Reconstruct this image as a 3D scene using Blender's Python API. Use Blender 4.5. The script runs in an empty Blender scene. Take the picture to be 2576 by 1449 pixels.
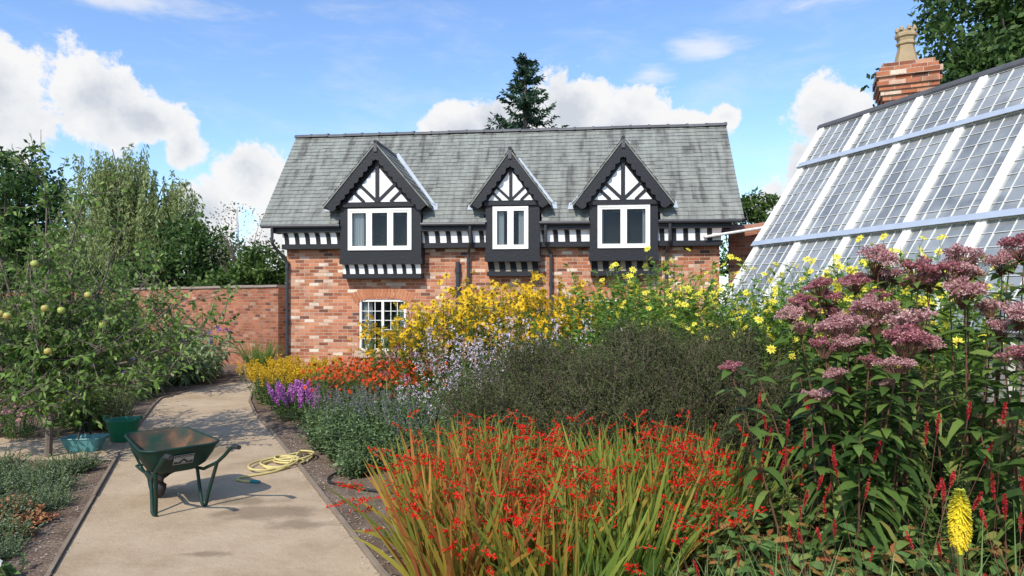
import bpy, math, random
import numpy as np
from mathutils import Vector, Matrix
random.seed(3)
rng=np.random.default_rng(7)
R=math.radians
scene=bpy.context.scene
COL=scene.collection

# ------------------------------------------------------------------ mesh builder
def unit(v):
    v=np.asarray(v,float); return v/(np.linalg.norm(v,axis=-1,keepdims=True)+1e-9)
class MB:
    def __init__(s): s.V=[];s.F=[];s.A=[];s.M=[];s.n=0
    def add(s,V,F,a=0.5,m=0):
        V=np.asarray(V,float).reshape(-1,3); F=np.asarray(F,int)
        if F.ndim==1: F=F[None]
        s.V.append(V); s.F.append(F+s.n); s.n+=len(V)
        s.A.append(np.broadcast_to(np.asarray(a,float),(len(V),)).copy())
        s.M.append(np.full(len(F),m,int))
    def box(s,x0,x1,y0,y1,z0,z1,m=0,a=0.5,T=None):
        V=np.array([[x,y,z] for z in (z0,z1) for y in (y0,y1) for x in (x0,x1)],float)
        if T is not None: V=T(V)
        s.add(V,[[0,2,3,1],[4,5,7,6],[0,1,5,4],[2,6,7,3],[0,4,6,2],[1,3,7,5]],a,m)
    def tube(s,pts,rad,sides=6,m=0,a=0.5,cap=True):
        pts=np.asarray(pts,float); k=len(pts)
        rad=np.broadcast_to(np.asarray(rad,float),(k,))
        T=unit(np.gradient(pts,axis=0))
        ref=np.array([0,0,1.0]) if abs(T[:,2]).mean()<0.8 else np.array([1.0,0,0])
        U=unit(np.cross(T,ref)); W=np.cross(T,U)
        th=np.linspace(0,2*np.pi,sides,endpoint=False)
        V=pts[:,None]+rad[:,None,None]*(U[:,None]*np.cos(th)[None,:,None]+W[:,None]*np.sin(th)[None,:,None])
        F=[]
        for i in range(k-1):
            for j in range(sides):
                j2=(j+1)%sides
                F.append([i*sides+j,i*sides+j2,(i+1)*sides+j2,(i+1)*sides+j])
        s.add(V,F,a,m)
        if cap:
            s.add(V[0],[list(range(sides))[::-1]],a,m); s.add(V[-1],[list(range(sides))],a,m)
    def lathe(s,prof,c=(0,0,0),sides=20,m=0,a=0.5,sx=1,sy=1):
        th=np.linspace(0,2*np.pi,sides,endpoint=False)
        V=[[c[0]+r*sx*math.cos(t),c[1]+r*sy*math.sin(t),c[2]+z] for r,z in prof for t in th]
        F=[[i*sides+j,i*sides+(j+1)%sides,(i+1)*sides+(j+1)%sides,(i+1)*sides+j] for i in range(len(prof)-1) for j in range(sides)]
        s.add(V,F,a,m)
    def prism(s,poly,y0,y1,m=0,a=0.5):
        n=len(poly)
        V=[[p[0],y0,p[1]] for p in poly]+[[p[0],y1,p[1]] for p in poly]
        s.add(V,[list(range(n))],a,m); s.add(V,[list(range(2*n-1,n-1,-1))],a,m)
        s.add(V,[[i,(i+1)%n,n+(i+1)%n,n+i] for i in range(n)],a,m)
    def mesh(s,name,mats,smooth=False):
        me=bpy.data.meshes.new(name)
        V=np.concatenate(s.V); me.vertices.add(len(V)); me.vertices.foreach_set("co",V.ravel())
        loops=np.concatenate([f.ravel() for f in s.F]); tot=np.concatenate([np.full(len(f),f.shape[1]) for f in s.F])
        st=np.concatenate([[0],np.cumsum(tot)[:-1]])
        me.loops.add(len(loops)); me.loops.foreach_set("vertex_index",loops.astype(np.int32))
        me.polygons.add(len(tot)); me.polygons.foreach_set("loop_start",st.astype(np.int32))
        try: me.polygons.foreach_set("loop_total",tot.astype(np.int32))
        except Exception: pass
        me.polygons.foreach_set("material_index",np.concatenate(s.M).astype(np.int32))
        me.polygons.foreach_set("use_smooth",np.full(len(tot),bool(smooth)))
        me.update(calc_edges=True)
        at=me.attributes.new("v","FLOAT","POINT"); at.data.foreach_set("value",np.concatenate(s.A).astype(np.float32))
        for m in (mats if isinstance(mats,(list,tuple)) else [mats]): me.materials.append(m)
        return me

def prof_leaf(t): return np.sin(np.pi*np.clip(t,0.02,1)**0.8)*0.98+0.02
def prof_sword(t): return np.interp(t,[0,.3,.7,1],[.6,1,.85,.04])
def prof_stem(t): return np.interp(t,[0,1],[1,.5])
def blades(mb,P,D,L,W,bend=0.2,seg=3,prof=prof_leaf,a=None,m=0,roll=0.5):
    P=np.asarray(P,float); n=len(P)
    if n==0: return P
    D=unit(D); L=np.broadcast_to(L,(n,)); W=np.broadcast_to(W,(n,)); B=np.broadcast_to(bend,(n,))
    S=unit(np.cross(D,[0,0,1.0])+rng.normal(0,.05,(n,3))); N=np.cross(S,D)
    r=rng.normal(0,roll,n)[:,None]; S=S*np.cos(r)+N*np.sin(r)
    t=np.linspace(0,1,seg+1)
    C=P[:,None]+D[:,None]*(L[:,None]*t)[...,None]
    C[...,2]-=B[:,None]*L[:,None]*t**2
    w=(prof(t)[None]*W[:,None]*.5)[...,None]
    V=np.stack([C-S[:,None]*w,C+S[:,None]*w],axis=2)
    k=2*(seg+1)
    base=(np.arange(n)*k)[:,None,None]; q=np.array([[2*i,2*i+1,2*i+3,2*i+2] for i in range(seg)])[None]
    F=(base+q).reshape(-1,4)
    if a is None: a=rng.random(n)
    mb.add(V.reshape(-1,3),F,np.repeat(np.broadcast_to(a,(n,)),k),m)
    return C[:,-1]
def rhombs(mb,P,D,L,W,a=None,m=0,N=None):
    P=np.asarray(P,float); n=len(P); D=unit(D)
    L=np.broadcast_to(L,(n,))[:,None]; W=np.broadcast_to(W,(n,))[:,None]
    if N is None: N=rng.normal(0,1,(n,3))
    S=unit(np.cross(D,N)); 
    V=np.stack([P,P+D*L*.5-S*W*.5,P+D*L,P+D*L*.5+S*W*.5],1)
    F=np.arange(n*4).reshape(n,4)
    if a is None: a=rng.random(n)
    mb.add(V.reshape(-1,3),F,np.repeat(np.broadcast_to(a,(n,)),4),m)
def cone(n,t0,t1):
    th=R(t0)+rng.random(n)*(R(t1)-R(t0)); ph=rng.random(n)*2*np.pi
    return np.stack([np.sin(th)*np.cos(ph),np.sin(th)*np.sin(ph),np.cos(th)],1)
def sph(n): return unit(rng.normal(0,1,(n,3)))
def disk(n,r):
    a=rng.random(n)*2*np.pi; q=r*np.sqrt(rng.random(n)); return np.stack([q*np.cos(a),q*np.sin(a),np.zeros(n)],1)
def daisies(mb,C,F,r,k=9,w=.42,m=1,mc=2,cr=.28,droop=0.15,ch=.25):
    n=len(C); F=unit(F); r=np.broadcast_to(r,(n,))
    U=unit(np.cross(F,rng.normal(0,1,(n,3)))); W=np.cross(F,U)
    for i in range(k):
        t=2*np.pi*i/k+rng.normal(0,.08,n)
        D=U*np.cos(t)[:,None]+W*np.sin(t)[:,None]-F*droop
        rhombs(mb,C+D*(r*cr*.5)[:,None],D,r*rng.uniform(.8,1.05,n),r*w,m=m,N=F+rng.normal(0,.15,(n,3)))
    h=6; t=np.linspace(0,2*np.pi,h,endpoint=False)
    ring=C[:,None]+(U[:,None]*np.cos(t)[None,:,None]+W[:,None]*np.sin(t)[None,:,None])*(r*cr)[:,None,None]+F[:,None]*.003
    top=C+F*(r*ch)[:,None]
    V=np.concatenate([ring,top[:,None]],1); b=(np.arange(n)*7)[:,None,None]
    q=np.array([[j,(j+1)%h,6] for j in range(h)])[None]
    mb.add(V.reshape(-1,3),(b+q).reshape(-1,3),np.repeat(rng.random(n),7),mc)

# ------------------------------------------------------------------ materials
def newmat(name):
    m=bpy.data.materials.new(name); m.use_nodes=True; nt=m.node_tree; nt.nodes.clear()
    return m,nt,nt.nodes,nt.links
def ramp(N,cols,pos=None,interp='LINEAR'):
    r=N.new("ShaderNodeValToRGB"); e=r.color_ramp; e.interpolation=interp
    k=len(cols)
    if pos is None: pos=[i/(k-1) if k>1 else 0 for i in range(k)]
    e.elements[0].position=pos[0]; e.elements[0].color=(*cols[0],1)
    e.elements[1].position=pos[-1]; e.elements[1].color=(*cols[-1],1)
    for i in range(1,k-1):
        x=e.elements.new(pos[i]); x.color=(*cols[i],1)
    return r
def leafmat(name,cols,trans=.3,rough=.55,spec=.25,pos=None,gain=1.4):
    cols=[tuple(min(x*gain,.86) for x in c) for c in cols]
    m,nt,N,L=newmat(name)
    at=N.new("ShaderNodeAttribute"); at.attribute_name="v"
    oi=N.new("ShaderNodeObjectInfo")
    ma=N.new("ShaderNodeMath"); ma.operation='MULTIPLY_ADD'; L.new(oi.outputs["Random"],ma.inputs[0]); ma.inputs[1].default_value=.2; ma.inputs[2].default_value=-.1
    ad=N.new("ShaderNodeMath"); ad.operation='ADD'; ad.use_clamp=True; L.new(at.outputs["Fac"],ad.inputs[0]); L.new(ma.outputs[0],ad.inputs[1])
    r=ramp(N,cols,pos); L.new(ad.outputs[0],r.inputs[0])
    b=N.new("ShaderNodeBsdfPrincipled"); b.inputs["Roughness"].default_value=rough; b.inputs["Specular IOR Level"].default_value=spec
    L.new(r.outputs[0],b.inputs["Base Color"])
    t=N.new("ShaderNodeBsdfTranslucent"); L.new(r.outputs[0],t.inputs[0])
    mx=N.new("ShaderNodeMixShader"); mx.inputs[0].default_value=trans
    L.new(b.outputs[0],mx.inputs[1]); L.new(t.outputs[0],mx.inputs[2])
    o=N.new("ShaderNodeOutputMaterial"); L.new(mx.outputs[0],o.inputs[0])
    return m
def noisemat(name,cols,scale=8,rough=.7,bump=.2,bscale=None,spec=.3,metal=0,pos=None,attr=0,stretch=(1,1,1),bdist=.02,detail=6):
    m,nt,N,L=newmat(name)
    tc=N.new("ShaderNodeTexCoord"); mp=N.new("ShaderNodeMapping"); mp.inputs["Scale"].default_value=stretch
    L.new(tc.outputs["Object"],mp.inputs[0])
    n=N.new("ShaderNodeTexNoise"); n.inputs["Scale"].default_value=scale; n.inputs["Detail"].default_value=detail; L.new(mp.outputs[0],n.inputs["Vector"])
    src=n.outputs["Fac"]
    if attr:
        at=N.new("ShaderNodeAttribute"); at.attribute_name="v"
        s=N.new("ShaderNodeMath"); s.operation='SUBTRACT'; L.new(at.outputs["Fac"],s.inputs[0]); s.inputs[1].default_value=.5
        q=N.new("ShaderNodeMath"); q.operation='MULTIPLY_ADD'; q.use_clamp=True; L.new(s.outputs[0],q.inputs[0]); q.inputs[1].default_value=attr; L.new(src,q.inputs[2]); src=q.outputs[0]
    r=ramp(N,cols,pos); L.new(src,r.inputs[0])
    b=N.new("ShaderNodeBsdfPrincipled"); b.inputs["Roughness"].default_value=rough; b.inputs["Specular IOR Level"].default_value=spec; b.inputs["Metallic"].default_value=metal
    L.new(r.outputs[0],b.inputs["Base Color"])
    if bump:
        n2=N.new("ShaderNodeTexNoise"); n2.inputs["Scale"].default_value=bscale or scale*3; n2.inputs["Detail"].default_value=5; L.new(tc.outputs["Object"],n2.inputs["Vector"])
        bp=N.new("ShaderNodeBump"); bp.inputs["Strength"].default_value=bump; bp.inputs["Distance"].default_value=bdist
        L.new(n2.outputs["Fac"],bp.inputs["Height"]); L.new(bp.outputs[0],b.inputs["Normal"])
    o=N.new("ShaderNodeOutputMaterial"); L.new(b.outputs[0],o.inputs[0])
    return m
def brickmat(name,cols,pos,mortar=(.42,.34,.27),bw=.225,bh=.075,bloom=.5):
    m,nt,N,L=newmat(name)
    tc=N.new("ShaderNodeTexCoord"); sp=N.new("ShaderNodeSeparateXYZ"); L.new(tc.outputs["Object"],sp.inputs[0])
    ad=N.new("ShaderNodeMath"); ad.operation='ADD'; L.new(sp.outputs[0],ad.inputs[0]); L.new(sp.outputs[1],ad.inputs[1])
    cb=N.new("ShaderNodeCombineXYZ"); L.new(ad.outputs[0],cb.inputs[0]); L.new(sp.outputs[2],cb.inputs[1])
    nd=N.new("ShaderNodeTexNoise"); nd.inputs["Scale"].default_value=6; L.new(tc.outputs["Object"],nd.inputs["Vector"])
    vm=N.new("ShaderNodeVectorMath"); vm.operation='MULTIPLY_ADD'; L.new(nd.outputs["Color"],vm.inputs[0]); vm.inputs[1].default_value=(.014,.014,0); L.new(cb.outputs[0],vm.inputs[2])
    br=N.new("ShaderNodeTexBrick"); L.new(vm.outputs[0],br.inputs["Vector"])
    br.inputs["Color1"].default_value=(0,0,0,1); br.inputs["Color2"].default_value=(1,1,1,1); br.inputs["Mortar"].default_value=(.5,.5,.5,1)
    br.inputs["Scale"].default_value=1; br.inputs["Brick Width"].default_value=bw; br.inputs["Row Height"].default_value=bh
    br.inputs["Mortar Size"].default_value=.006; br.inputs["Mortar Smooth"].default_value=.3
    r=ramp(N,cols,pos); L.new(br.outputs["Color"],r.inputs[0])
    n=N.new("ShaderNodeTexNoise"); n.inputs["Scale"].default_value=1.9; n.inputs["Detail"].default_value=9; n.inputs["Roughness"].default_value=.75; L.new(tc.outputs["Object"],n.inputs["Vector"])
    r2=ramp(N,[(.58,.53,.51),(1,1,1),(1.2,1.15,1.08)],[.34,.5,.68]); L.new(n.outputs["Fac"],r2.inputs[0])
    mu=N.new("ShaderNodeMix"); mu.data_type='RGBA'; mu.blend_type='MULTIPLY'; mu.inputs[0].default_value=.9; L.new(r.outputs[0],mu.inputs[6]); L.new(r2.outputs[0],mu.inputs[7])
    n6=N.new("ShaderNodeTexNoise"); n6.inputs["Scale"].default_value=4.5; n6.inputs["Detail"].default_value=8; n6.inputs["Roughness"].default_value=.8; L.new(tc.outputs["Object"],n6.inputs["Vector"])
    m6=N.new("ShaderNodeMapRange"); L.new(n6.outputs["Fac"],m6.inputs[0]); m6.inputs[1].default_value=.57; m6.inputs[2].default_value=.74; m6.inputs[3].default_value=0; m6.inputs[4].default_value=bloom
    mu2=N.new("ShaderNodeMix"); mu2.data_type='RGBA'; L.new(m6.outputs[0],mu2.inputs[0]); L.new(mu.outputs[2],mu2.inputs[6]); mu2.inputs[7].default_value=(*mortar,1)
    mx=N.new("ShaderNodeMix"); mx.data_type='RGBA'; L.new(br.outputs["Fac"],mx.inputs[0]); L.new(mu2.outputs[2],mx.inputs[6]); mx.inputs[7].default_value=(*mortar,1)
    b=N.new("ShaderNodeBsdfPrincipled"); b.inputs["Roughness"].default_value=.85; b.inputs["Specular IOR Level"].default_value=.2; L.new(mx.outputs[2],b.inputs["Base Color"])
    iv=N.new("ShaderNodeMath"); iv.operation='MULTIPLY_ADD'; L.new(br.outputs["Fac"],iv.inputs[0]); iv.inputs[1].default_value=-1
    n3=N.new("ShaderNodeTexNoise"); n3.inputs["Scale"].default_value=40; L.new(tc.outputs["Object"],n3.inputs["Vector"]); L.new(n3.outputs["Fac"],iv.inputs[2])
    bp=N.new("ShaderNodeBump"); bp.inputs["Strength"].default_value=.7; bp.inputs["Distance"].default_value=.012; L.new(iv.outputs[0],bp.inputs["Height"]); L.new(bp.outputs[0],b.inputs["Normal"])
    o=N.new("ShaderNodeOutputMaterial"); L.new(b.outputs[0],o.inputs[0])
    return m
def plain(name,c,rough=.5,metal=0,spec=.5):
    d=tuple(x*.8 for x in c)
    return noisemat(name,[d,c],scale=12,rough=rough,bump=.05,metal=metal,spec=spec)

BRICK=[(.11,.06,.045),(.33,.11,.055),(.45,.17,.085),(.55,.24,.13),(.37,.125,.065),(.58,.34,.22),(.72,.61,.48)]
M_brick=brickmat("house_brick",BRICK,[0,.12,.30,.50,.68,.88,1.0],mortar=(.48,.385,.30))
M_brickw=brickmat("old_wall_brick",[(.08,.04,.035),(.27,.09,.05),(.35,.125,.065),(.40,.17,.095),(.28,.10,.055),(.44,.27,.18)],[0,.1,.4,.65,.85,1],mortar=(.32,.24,.18))
M_arch=noisemat("brick_voussoir",[(.36,.13,.06),(.54,.23,.12)],scale=3,attr=.8,rough=.85)
M_black=noisemat("black_timber_paint",[(.012,.012,.014),(.026,.026,.029)],scale=9,rough=.45,bump=.3,bscale=30,stretch=(1,1,6))
M_white=noisemat("white_render",[(.78,.77,.74),(.86,.85,.83)],scale=6,rough=.7,bump=.1)
M_cream=noisemat("cream_window_paint",[(.78,.75,.67),(.85,.83,.76)],scale=6,rough=.4,bump=.05)
M_pipe=noisemat("grey_iron_pipe",[(.035,.035,.04),(.06,.06,.065)],scale=6,rough=.4,bump=.1)
M_curtain=noisemat("curtain_cloth",[(.45,.45,.45),(.7,.7,.68)],scale=3,rough=.9,stretch=(12,1,.3),bump=0)
M_dark=plain("dark_interior",(.010,.010,.011),.8)
M_slate=noisemat("roof_slate",[(.11,.108,.098),(.19,.195,.172),(.232,.24,.212),(.275,.285,.25)],scale=2.8,rough=.7,bump=.25,bscale=25,attr=.15,pos=[.30,.43,.58,.75],stretch=(2.6,.3,.3),spec=.25,detail=10)
M_lead=noisemat("lead_flashing",[(.36,.40,.44),(.50,.54,.58)],scale=5,rough=.45,metal=.2)
M_sill=noisemat("sandstone_sill",[(.46,.33,.23),(.58,.43,.31)],scale=10,rough=.85)
M_ridge=noisemat("ridge_tile",[(.06,.06,.065),(.13,.13,.135)],scale=5,rough=.6,attr=.5)
def glassmat(name,tint,rough,tr,diff=None,frmax=1,gc=(.9,.93,.95)):
    m,nt,N,L=newmat(name)
    g=N.new("ShaderNodeBsdfGlossy"); g.inputs["Roughness"].default_value=rough; g.inputs["Color"].default_value=(*gc,1)
    t=N.new("ShaderNodeBsdfTransparent"); t.inputs[0].default_value=(*tint,1)
    fr=N.new("ShaderNodeFresnel"); fr.inputs[0].default_value=1.5
    mr=N.new("ShaderNodeMapRange"); L.new(fr.outputs[0],mr.inputs[0]); mr.inputs[1].default_value=0; mr.inputs[2].default_value=1; mr.inputs[3].default_value=tr; mr.inputs[4].default_value=frmax
    base=t.outputs[0]
    if diff:
        tc=N.new("ShaderNodeTexCoord"); n=N.new("ShaderNodeTexNoise"); n.inputs["Scale"].default_value=1.9; n.inputs["Detail"].default_value=10; n.inputs["Distortion"].default_value=.8; L.new(tc.outputs["Object"],n.inputs["Vector"])
        at=N.new("ShaderNodeAttribute"); at.attribute_name="v"
        ad=N.new("ShaderNodeMath"); ad.operation='MULTIPLY_ADD'; L.new(at.outputs["Fac"],ad.inputs[0]); ad.inputs[1].default_value=.16; L.new(n.outputs["Fac"],ad.inputs[2])
        d=N.new("ShaderNodeBsdfDiffuse"); r=ramp(N,[tuple(x*.66 for x in diff[0]),diff[0],tuple(min(1,x*1.2) for x in diff[0])],[.45,.6,.74]); L.new(ad.outputs[0],r.inputs[0]); L.new(r.outputs[0],d.inputs[0])
        q=N.new("ShaderNodeMixShader"); q.inputs[0].default_value=diff[1]; L.new(t.outputs[0],q.inputs[1]); L.new(d.outputs[0],q.inputs[2]); base=q.outputs[0]
    mx=N.new("ShaderNodeMixShader"); L.new(mr.outputs[0],mx.inputs[0]); L.new(base,mx.inputs[1]); L.new(g.outputs[0],mx.inputs[2])
    o=N.new("ShaderNodeOutputMaterial"); L.new(mx.outputs[0],o.inputs[0]); return m
M_glass=glassmat("window_glass",(.8,.85,.85),.01,.0,frmax=.6)
M_gh=glassmat("greenhouse_glass",(.86,.88,.85),.2,.02,((.39,.395,.375),.72),.3,gc=(.9,.9,.87))

# ------------------------------------------------------------------ object helpers
def thing(name,label,cat,loc=(0,0,0),rz=0,group=None,me=None,kind=None):
    o=bpy.data.objects.new(name,me); COL.objects.link(o); o.location=loc; o.rotation_euler=(0,0,rz)
    o["label"]=label; o["category"]=cat
    if group: o["group"]=group
    if kind: o["kind"]=kind
    if me is None: o.empty_display_size=.2
    return o
def part(p,name,me,loc=(0,0,0),rot=(0,0,0),label=None):
    o=bpy.data.objects.new(name,me); COL.objects.link(o); o.parent=p; o.location=loc; o.rotation_euler=rot
    if label:o["label"]=label
    return o
def structure(name,me,loc=(0,0,0)):
    o=bpy.data.objects.new(name,me); COL.objects.link(o); o.location=loc; o["kind"]="structure"; return o
def clone(root,loc,rz=0,sc=1,label=None):
    r=root.copy(); COL.objects.link(r); r.location=loc; r.rotation_euler=(0,0,rz); r.scale=(sc,sc,sc) if not isinstance(sc,tuple) else sc
    if label: r["label"]=label
    for c in root.children:
        cc=c.copy(); cc.parent=r; COL.objects.link(cc)
        for g in c.children:
            gg=g.copy(); gg.parent=cc; COL.objects.link(gg)
    return r

# ------------------------------------------------------------------ ground & path
def ground_material():
    m,nt,N,L=newmat("ground_soil_and_grass")
    tc=N.new("ShaderNodeTexCoord")
    n=N.new("ShaderNodeTexNoise"); n.inputs["Scale"].default_value=3; n.inputs["Detail"].default_value=10; n.inputs["Roughness"].default_value=.7; L.new(tc.outputs["Object"],n.inputs["Vector"])
    r=ramp(N,[(.085,.06,.042),(.17,.12,.085),(.27,.20,.145)],[.3,.5,.72]); L.new(n.outputs["Fac"],r.inputs[0])
    r2=ramp(N,[(.03,.06,.015),(.07,.12,.03)],[.3,.7]); L.new(n.outputs["Fac"],r2.inputs[0])
    ln=N.new("ShaderNodeVectorMath"); ln.operation='LENGTH'; L.new(tc.outputs["Object"],ln.inputs[0])
    mr=N.new("ShaderNodeMapRange"); L.new(ln.outputs["Value"],mr.inputs[0]); mr.inputs[1].default_value=20; mr.inputs[2].default_value=26
    mx=N.new("ShaderNodeMix"); mx.data_type='RGBA'; L.new(mr.outputs[0],mx.inputs[0]); L.new(r.outputs[0],mx.inputs[6]); L.new(r2.outputs[0],mx.inputs[7])
    b=N.new("ShaderNodeBsdfPrincipled"); b.inputs["Roughness"].default_value=.95; b.inputs["Specular IOR Level"].default_value=.1; L.new(mx.outputs[2],b.inputs["Base Color"])
    v=N.new("ShaderNodeTexVoronoi"); v.inputs["Scale"].default_value=45; L.new(tc.outputs["Object"],v.inputs["Vector"])
    s=N.new("ShaderNodeMath"); s.operation='MULTIPLY_ADD'; L.new(v.outputs["Distance"],s.inputs[0]); s.inputs[1].default_value=.6; L.new(n.outputs["Fac"],s.inputs[2])
    bp=N.new("ShaderNodeBump"); bp.inputs["Strength"].default_value=.6; bp.inputs["Distance"].default_value=.025; L.new(s.outputs[0],bp.inputs["Height"]); L.new(bp.outputs[0],b.inputs["Normal"])
    o=N.new("ShaderNodeOutputMaterial"); L.new(b.outputs[0],o.inputs[0]); return m
mb=MB(); S=900; mb.add([[-S,-S,0],[S,-S,0],[S,S,0],[-S,S,0]],[0,1,2,3]); structure("ground",mb.mesh("ground",ground_material()))
def path_material():
    m,nt,N,L=newmat("sandy_gravel_path")
    tc=N.new("ShaderNodeTexCoord")
    def noise(sc,det=8,ro=.6):
        n=N.new("ShaderNodeTexNoise"); n.inputs["Scale"].default_value=sc; n.inputs["Detail"].default_value=det; n.inputs["Roughness"].default_value=ro; L.new(tc.outputs["Object"],n.inputs["Vector"]); return n
    n1=noise(1.3,10,.68); r1=ramp(N,[(.37,.27,.165),(.48,.36,.235),(.55,.425,.285)],[.32,.5,.68]); L.new(n1.outputs["Fac"],r1.inputs[0])
    n2=noise(150,3,.8); r2=ramp(N,[(.6,.58,.55),(1,1,1),(1.25,1.23,1.2)],[.3,.5,.7]); L.new(n2.outputs["Fac"],r2.inputs[0])
    mu=N.new("ShaderNodeMix"); mu.data_type='RGBA'; mu.blend_type='MULTIPLY'; mu.inputs[0].default_value=.6; L.new(r1.outputs[0],mu.inputs[6]); L.new(r2.outputs[0],mu.inputs[7])
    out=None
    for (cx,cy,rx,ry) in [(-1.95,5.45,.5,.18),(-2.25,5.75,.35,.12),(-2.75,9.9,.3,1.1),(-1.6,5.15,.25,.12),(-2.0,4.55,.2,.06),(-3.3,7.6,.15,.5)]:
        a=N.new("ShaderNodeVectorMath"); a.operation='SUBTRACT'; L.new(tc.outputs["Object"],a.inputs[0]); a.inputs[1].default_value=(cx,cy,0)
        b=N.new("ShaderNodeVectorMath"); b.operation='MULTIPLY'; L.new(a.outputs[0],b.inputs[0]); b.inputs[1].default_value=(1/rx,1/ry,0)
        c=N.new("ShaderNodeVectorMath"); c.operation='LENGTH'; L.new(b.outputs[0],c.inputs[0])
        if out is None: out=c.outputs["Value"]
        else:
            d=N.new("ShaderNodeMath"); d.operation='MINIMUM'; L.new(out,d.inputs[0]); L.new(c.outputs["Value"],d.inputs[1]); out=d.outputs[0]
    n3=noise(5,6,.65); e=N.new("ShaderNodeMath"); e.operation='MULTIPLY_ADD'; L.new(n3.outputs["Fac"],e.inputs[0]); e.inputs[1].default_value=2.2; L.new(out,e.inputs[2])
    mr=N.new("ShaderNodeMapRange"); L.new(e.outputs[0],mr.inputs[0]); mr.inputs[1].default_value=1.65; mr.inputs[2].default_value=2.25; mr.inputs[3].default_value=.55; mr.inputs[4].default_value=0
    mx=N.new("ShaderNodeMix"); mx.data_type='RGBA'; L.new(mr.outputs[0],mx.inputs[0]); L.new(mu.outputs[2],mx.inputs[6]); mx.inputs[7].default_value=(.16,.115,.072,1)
    b=N.new("ShaderNodeBsdfPrincipled"); b.inputs["Roughness"].default_value=.9; b.inputs["Specular IOR Level"].default_value=.15; L.new(mx.outputs[2],b.inputs["Base Color"])
    n4=noise(14,10,.75); s=N.new("ShaderNodeMath"); s.operation='MULTIPLY_ADD'; L.new(n2.outputs["Fac"],s.inputs[0]); s.inputs[1].default_value=.25; L.new(n4.outputs["Fac"],s.inputs[2])
    bp=N.new("ShaderNodeBump"); bp.inputs["Strength"].default_value=.6; bp.inputs["Distance"].default_value=.025; L.new(s.outputs[0],bp.inputs["Height"]); L.new(bp.outputs[0],b.inputs["Normal"])
    o=N.new("ShaderNodeOutputMaterial"); L.new(b.outputs[0],o.inputs[0]); return m
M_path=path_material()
left=[(-.1,-2),(-2.83,4.2),(-4.3,7.5),(-4.77,8.6),(-5.75,11.0),(-6.0,11.7),(-6.0,12.8),(-5.75,14.0)]
right=[(2.3,-2),(-.81,4.2),(-2.27,7.12),(-2.95,8.46),(-3.86,10.2),(-4.4,11.4),(-4.75,12.4),(-4.9,14.0)]
mb=MB(); V=[[*p,.006] for p in left]+[[*p,.006] for p in right]; n=len(left)
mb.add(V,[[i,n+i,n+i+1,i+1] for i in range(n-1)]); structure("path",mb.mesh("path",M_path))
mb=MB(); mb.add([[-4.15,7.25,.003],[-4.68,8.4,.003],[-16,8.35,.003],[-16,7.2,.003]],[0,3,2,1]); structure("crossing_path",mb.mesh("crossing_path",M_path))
M_board=noisemat("weathered_timber",[(.15,.11,.075),(.33,.26,.19)],scale=5,rough=.9,bump=.4,stretch=(1,1,4))
def edging(pts,label):
    mb=MB(); pts=np.array(pts,float)
    for i in range(len(pts)-1):
        p,q=pts[i],pts[i+1]; d=unit(q-p); s=np.array([-d[1],d[0]])*.013
        L=np.linalg.norm(q-p); k=max(1,int(L/1.5))
        for j in range(k):
            a=p+(q-p)*j/k; b=p+(q-p)*(j+1)/k-d*.012; h=.032+random.uniform(-.008,.008)
            V=[[*(a-s),-.03],[*(b-s),-.03],[*(b+s),-.03],[*(a+s),-.03],[*(a-s),h],[*(b-s),h],[*(b+s),h],[*(a+s),h]]
            mb.add(V,[[0,3,2,1],[4,5,6,7],[0,1,5,4],[1,2,6,5],[2,3,7,6],[3,0,4,7]],random.random())
    thing("timber_edging",label,"edging",me=mb.mesh("timber_edging",M_board),group="timber boards edging the path")
off=lambda ps,d:[(x+d,y) for x,y in ps]
edging(off(left[:3],-.02),"low weathered timber board edging the sandy path")
edging(off(left[3:],-.02),"low timber edging beside the vegetable bed")
edging(off(right,.02),"low timber edging beside the flower border")
M_stone=noisemat("pebble",[(.20,.16,.12),(.48,.41,.33)],scale=4,rough=.9,attr=.9)
mb=MB(); N_=2600
yy=rng.uniform(3.4,9,N_); e=-.81-(yy-4.2)*.5; xx=np.where(rng.random(N_)<.55,e+rng.exponential(.3,N_)-.06,-2.83-(yy-4.2)*.4425-rng.exponential(.5,N_)+.05)
for x,y in zip(xx,yy):
    r=random.uniform(.003,.008); V=np.array([[1.3,0,0],[-1.3,0,0],[0,1,0],[0,-1,0],[0,0,.6],[0,0,-.6]])*r+rng.normal(0,r*.2,(6,3))+[x,y,.007+r*.2]
    mb.add(V,[[0,2,4],[2,1,4],[1,3,4],[3,0,4],[2,0,5],[1,2,5],[3,1,5],[0,3,5]],random.random())
thing("gravel","small loose stones along the edges of the path","gravel",me=mb.mesh("gravel",M_stone),kind="stuff")

# ------------------------------------------------------------------ HOUSE
house=thing("brick_cottage","red brick cottage with slate roof and three black timbered dormers","house",(-5.64,15.3,0),R(-6.6))
HL=10.49; RB=1.94; EZ=3.37; RZ=5.81; TH=math.atan2(RZ-EZ,RB); slope=math.hypot(RB,RZ-EZ)
WB=.35; w0,w1=.46,HL-.42
wins=[(2.16,3.25,.56,1.72),(7.15,8.25,.56,1.72)]
mb=MB()
def wallbox(a0,a1,z0,z1): mb.box(a0,a1,WB,WB+.22,z0,z1)
xs=w0
for (a0,a1,z0,z1) in wins:
    wallbox(xs,a0,0,2.86); wallbox(a0,a1,0,z0); wallbox(a0,a1,z1,2.86); xs=a1
wallbox(xs,w1,0,2.86)
mb.box(w0,w1,WB+.003,WB+.22,2.86,3.4)
mb.box(w0,w0+.22,WB+.22,3.53,0,3.4); mb.box(w1-.22,w1,WB+.22,3.53,0,3.4); mb.box(w0,w1,3.53,3.75,0,3.4)
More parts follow.
